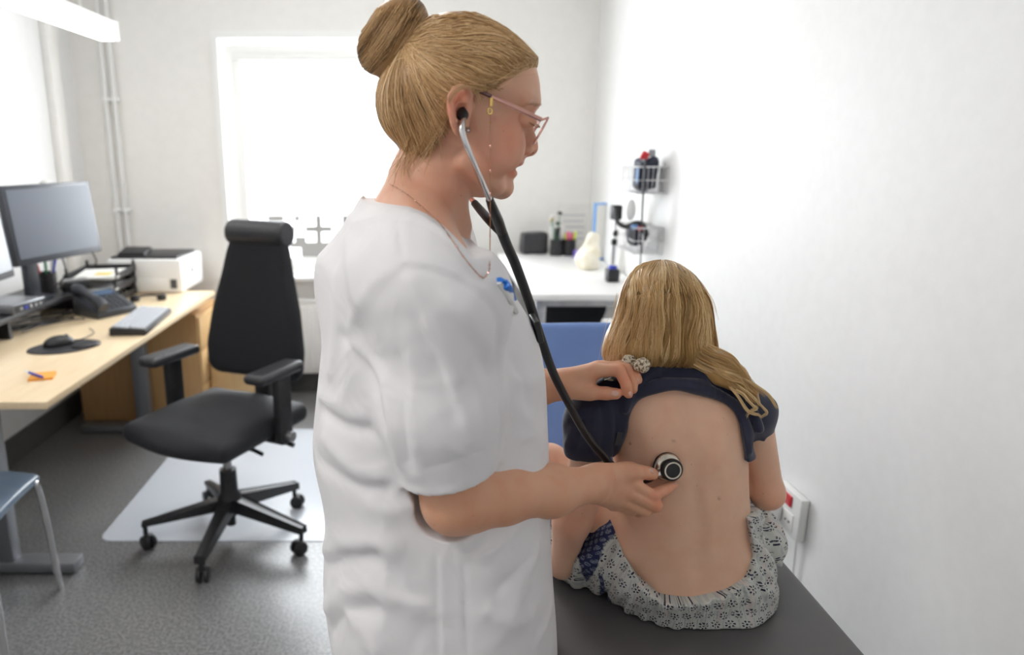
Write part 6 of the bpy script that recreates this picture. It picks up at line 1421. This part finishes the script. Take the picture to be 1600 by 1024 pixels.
for ends, am, turns in (([(1150, 600, 1.06), (1180, 622, 1.06), (1196, 640, 1.07), (1190, 655, 1.075)], 0.004, 1.2), ([(1165, 592, 1.06), (1185, 605, 1.06), (1205, 618, 1.065), (1213, 636, 1.07)], 0.003, 0.8), ([(1140, 605, 1.055), (1160, 630, 1.055), (1172, 645, 1.06), (1192, 656, 1.065)], 0.004, 1.3), ([(1150, 610, 1.055), (1168, 622, 1.055), (1180, 640, 1.06), (1172, 650, 1.06)], 0.005, 1.5)):
    b0 = catmull(PP(ends), 8); idx = np.linspace(0, len(b0) - 1.001, 26); ii = idx.astype(int); b0 = b0[ii] + (b0[ii + 1] - b0[ii]) * (idx - ii)[:, None]
    for s in range(16):
        ph = r.uniform(0, 0.8); w1 = am * k_; c = b0 + r.normal(size=3) * 0.0012 + np.stack([w1 * np.cos(ph + turns * 6.28 * k_), 0 * k_, w1 * np.sin(ph + turns * 6.28 * k_)], 1); cs_.append(c); ct.append(np.clip(r.normal(0.85, 0.1), 0, 1))
ck(strands_mesh('shoulder_lock', np.array(cs_), r.uniform(0.00035, 0.0007, len(cs_)), M['hair_child'], None, ct))
wl2 = []
for k in range(70):
    x0, y0_ = r.uniform(962, 984), r.uniform(450, 530); x1, y1 = x0 - r.uniform(2, 30), r.uniform(555, 600); Yq = 1.12 + r.uniform(-0.02, 0.03); bend = r.normal() * 5
    wl2.append(catmull(PP([(x0, y0_, Yq), ((x0 + x1) / 2 + bend, (y0_ + y1) / 2, Yq - 0.005), (x1, y1, Yq)]), 8))
for k in range(40):
    a = r.uniform(-1, 1); x0 = 1040 + 60 * a; wl2.append(catmull(PP([(1037 + 18 * a, 416, 1.10), (x0 + 12 * a, 440 + 20 * abs(a), 1.075), (x0 + 30 * a + r.normal() * 6, 500, 1.07)]), 8))
wl2 = np.array(wl2); ck(strands_mesh('flyaway_strands', wl2, 0.0003, M['hair_child'], None, np.clip(r.normal(0.85, 0.1, len(wl2)), 0, 1)))
# scrunchie and clip
t = thing('scrunchie', 'cream patterned scrunchie in the child hair beside the hand', 'hair tie', tuple(P(992, 569, 1.075)))
lace = noise_mat('cream_lace', (0.20, 0.14, 0.09), (0.72, 0.64, 0.50), 300, 0.8, bump=0.6, bscale=320, lo=0.42, hi=0.52)
for c, a in ((P(982, 566, 1.083), 0.3), (P(1003, 571, 1.068), -0.2)):
    keep_world(sdf_obj('puff', WAVES(ell(c, (0.0125, 0.010, 0.0120)), 0.0016, (70,), 3), 0.0018, lace, None, it=1), t)
t = thing('hair_clip', 'small pale metal clip under the woman fingers', 'hair clip', tuple(P(950, 592, 1.07)))
keep_world(sdf_obj('shell', ell(P(950, 592, 1.075), (0.010, 0.003, 0.0028), rotm('Y', 18)), 0.001, mat('pale_clip', (0.42, 0.35, 0.25), 0.35), None), t); keep_world(tube('pin', [P(944, 594, 1.071), P(955, 590, 1.070)], 0.0009, M['chrome'], None, n=6), t)
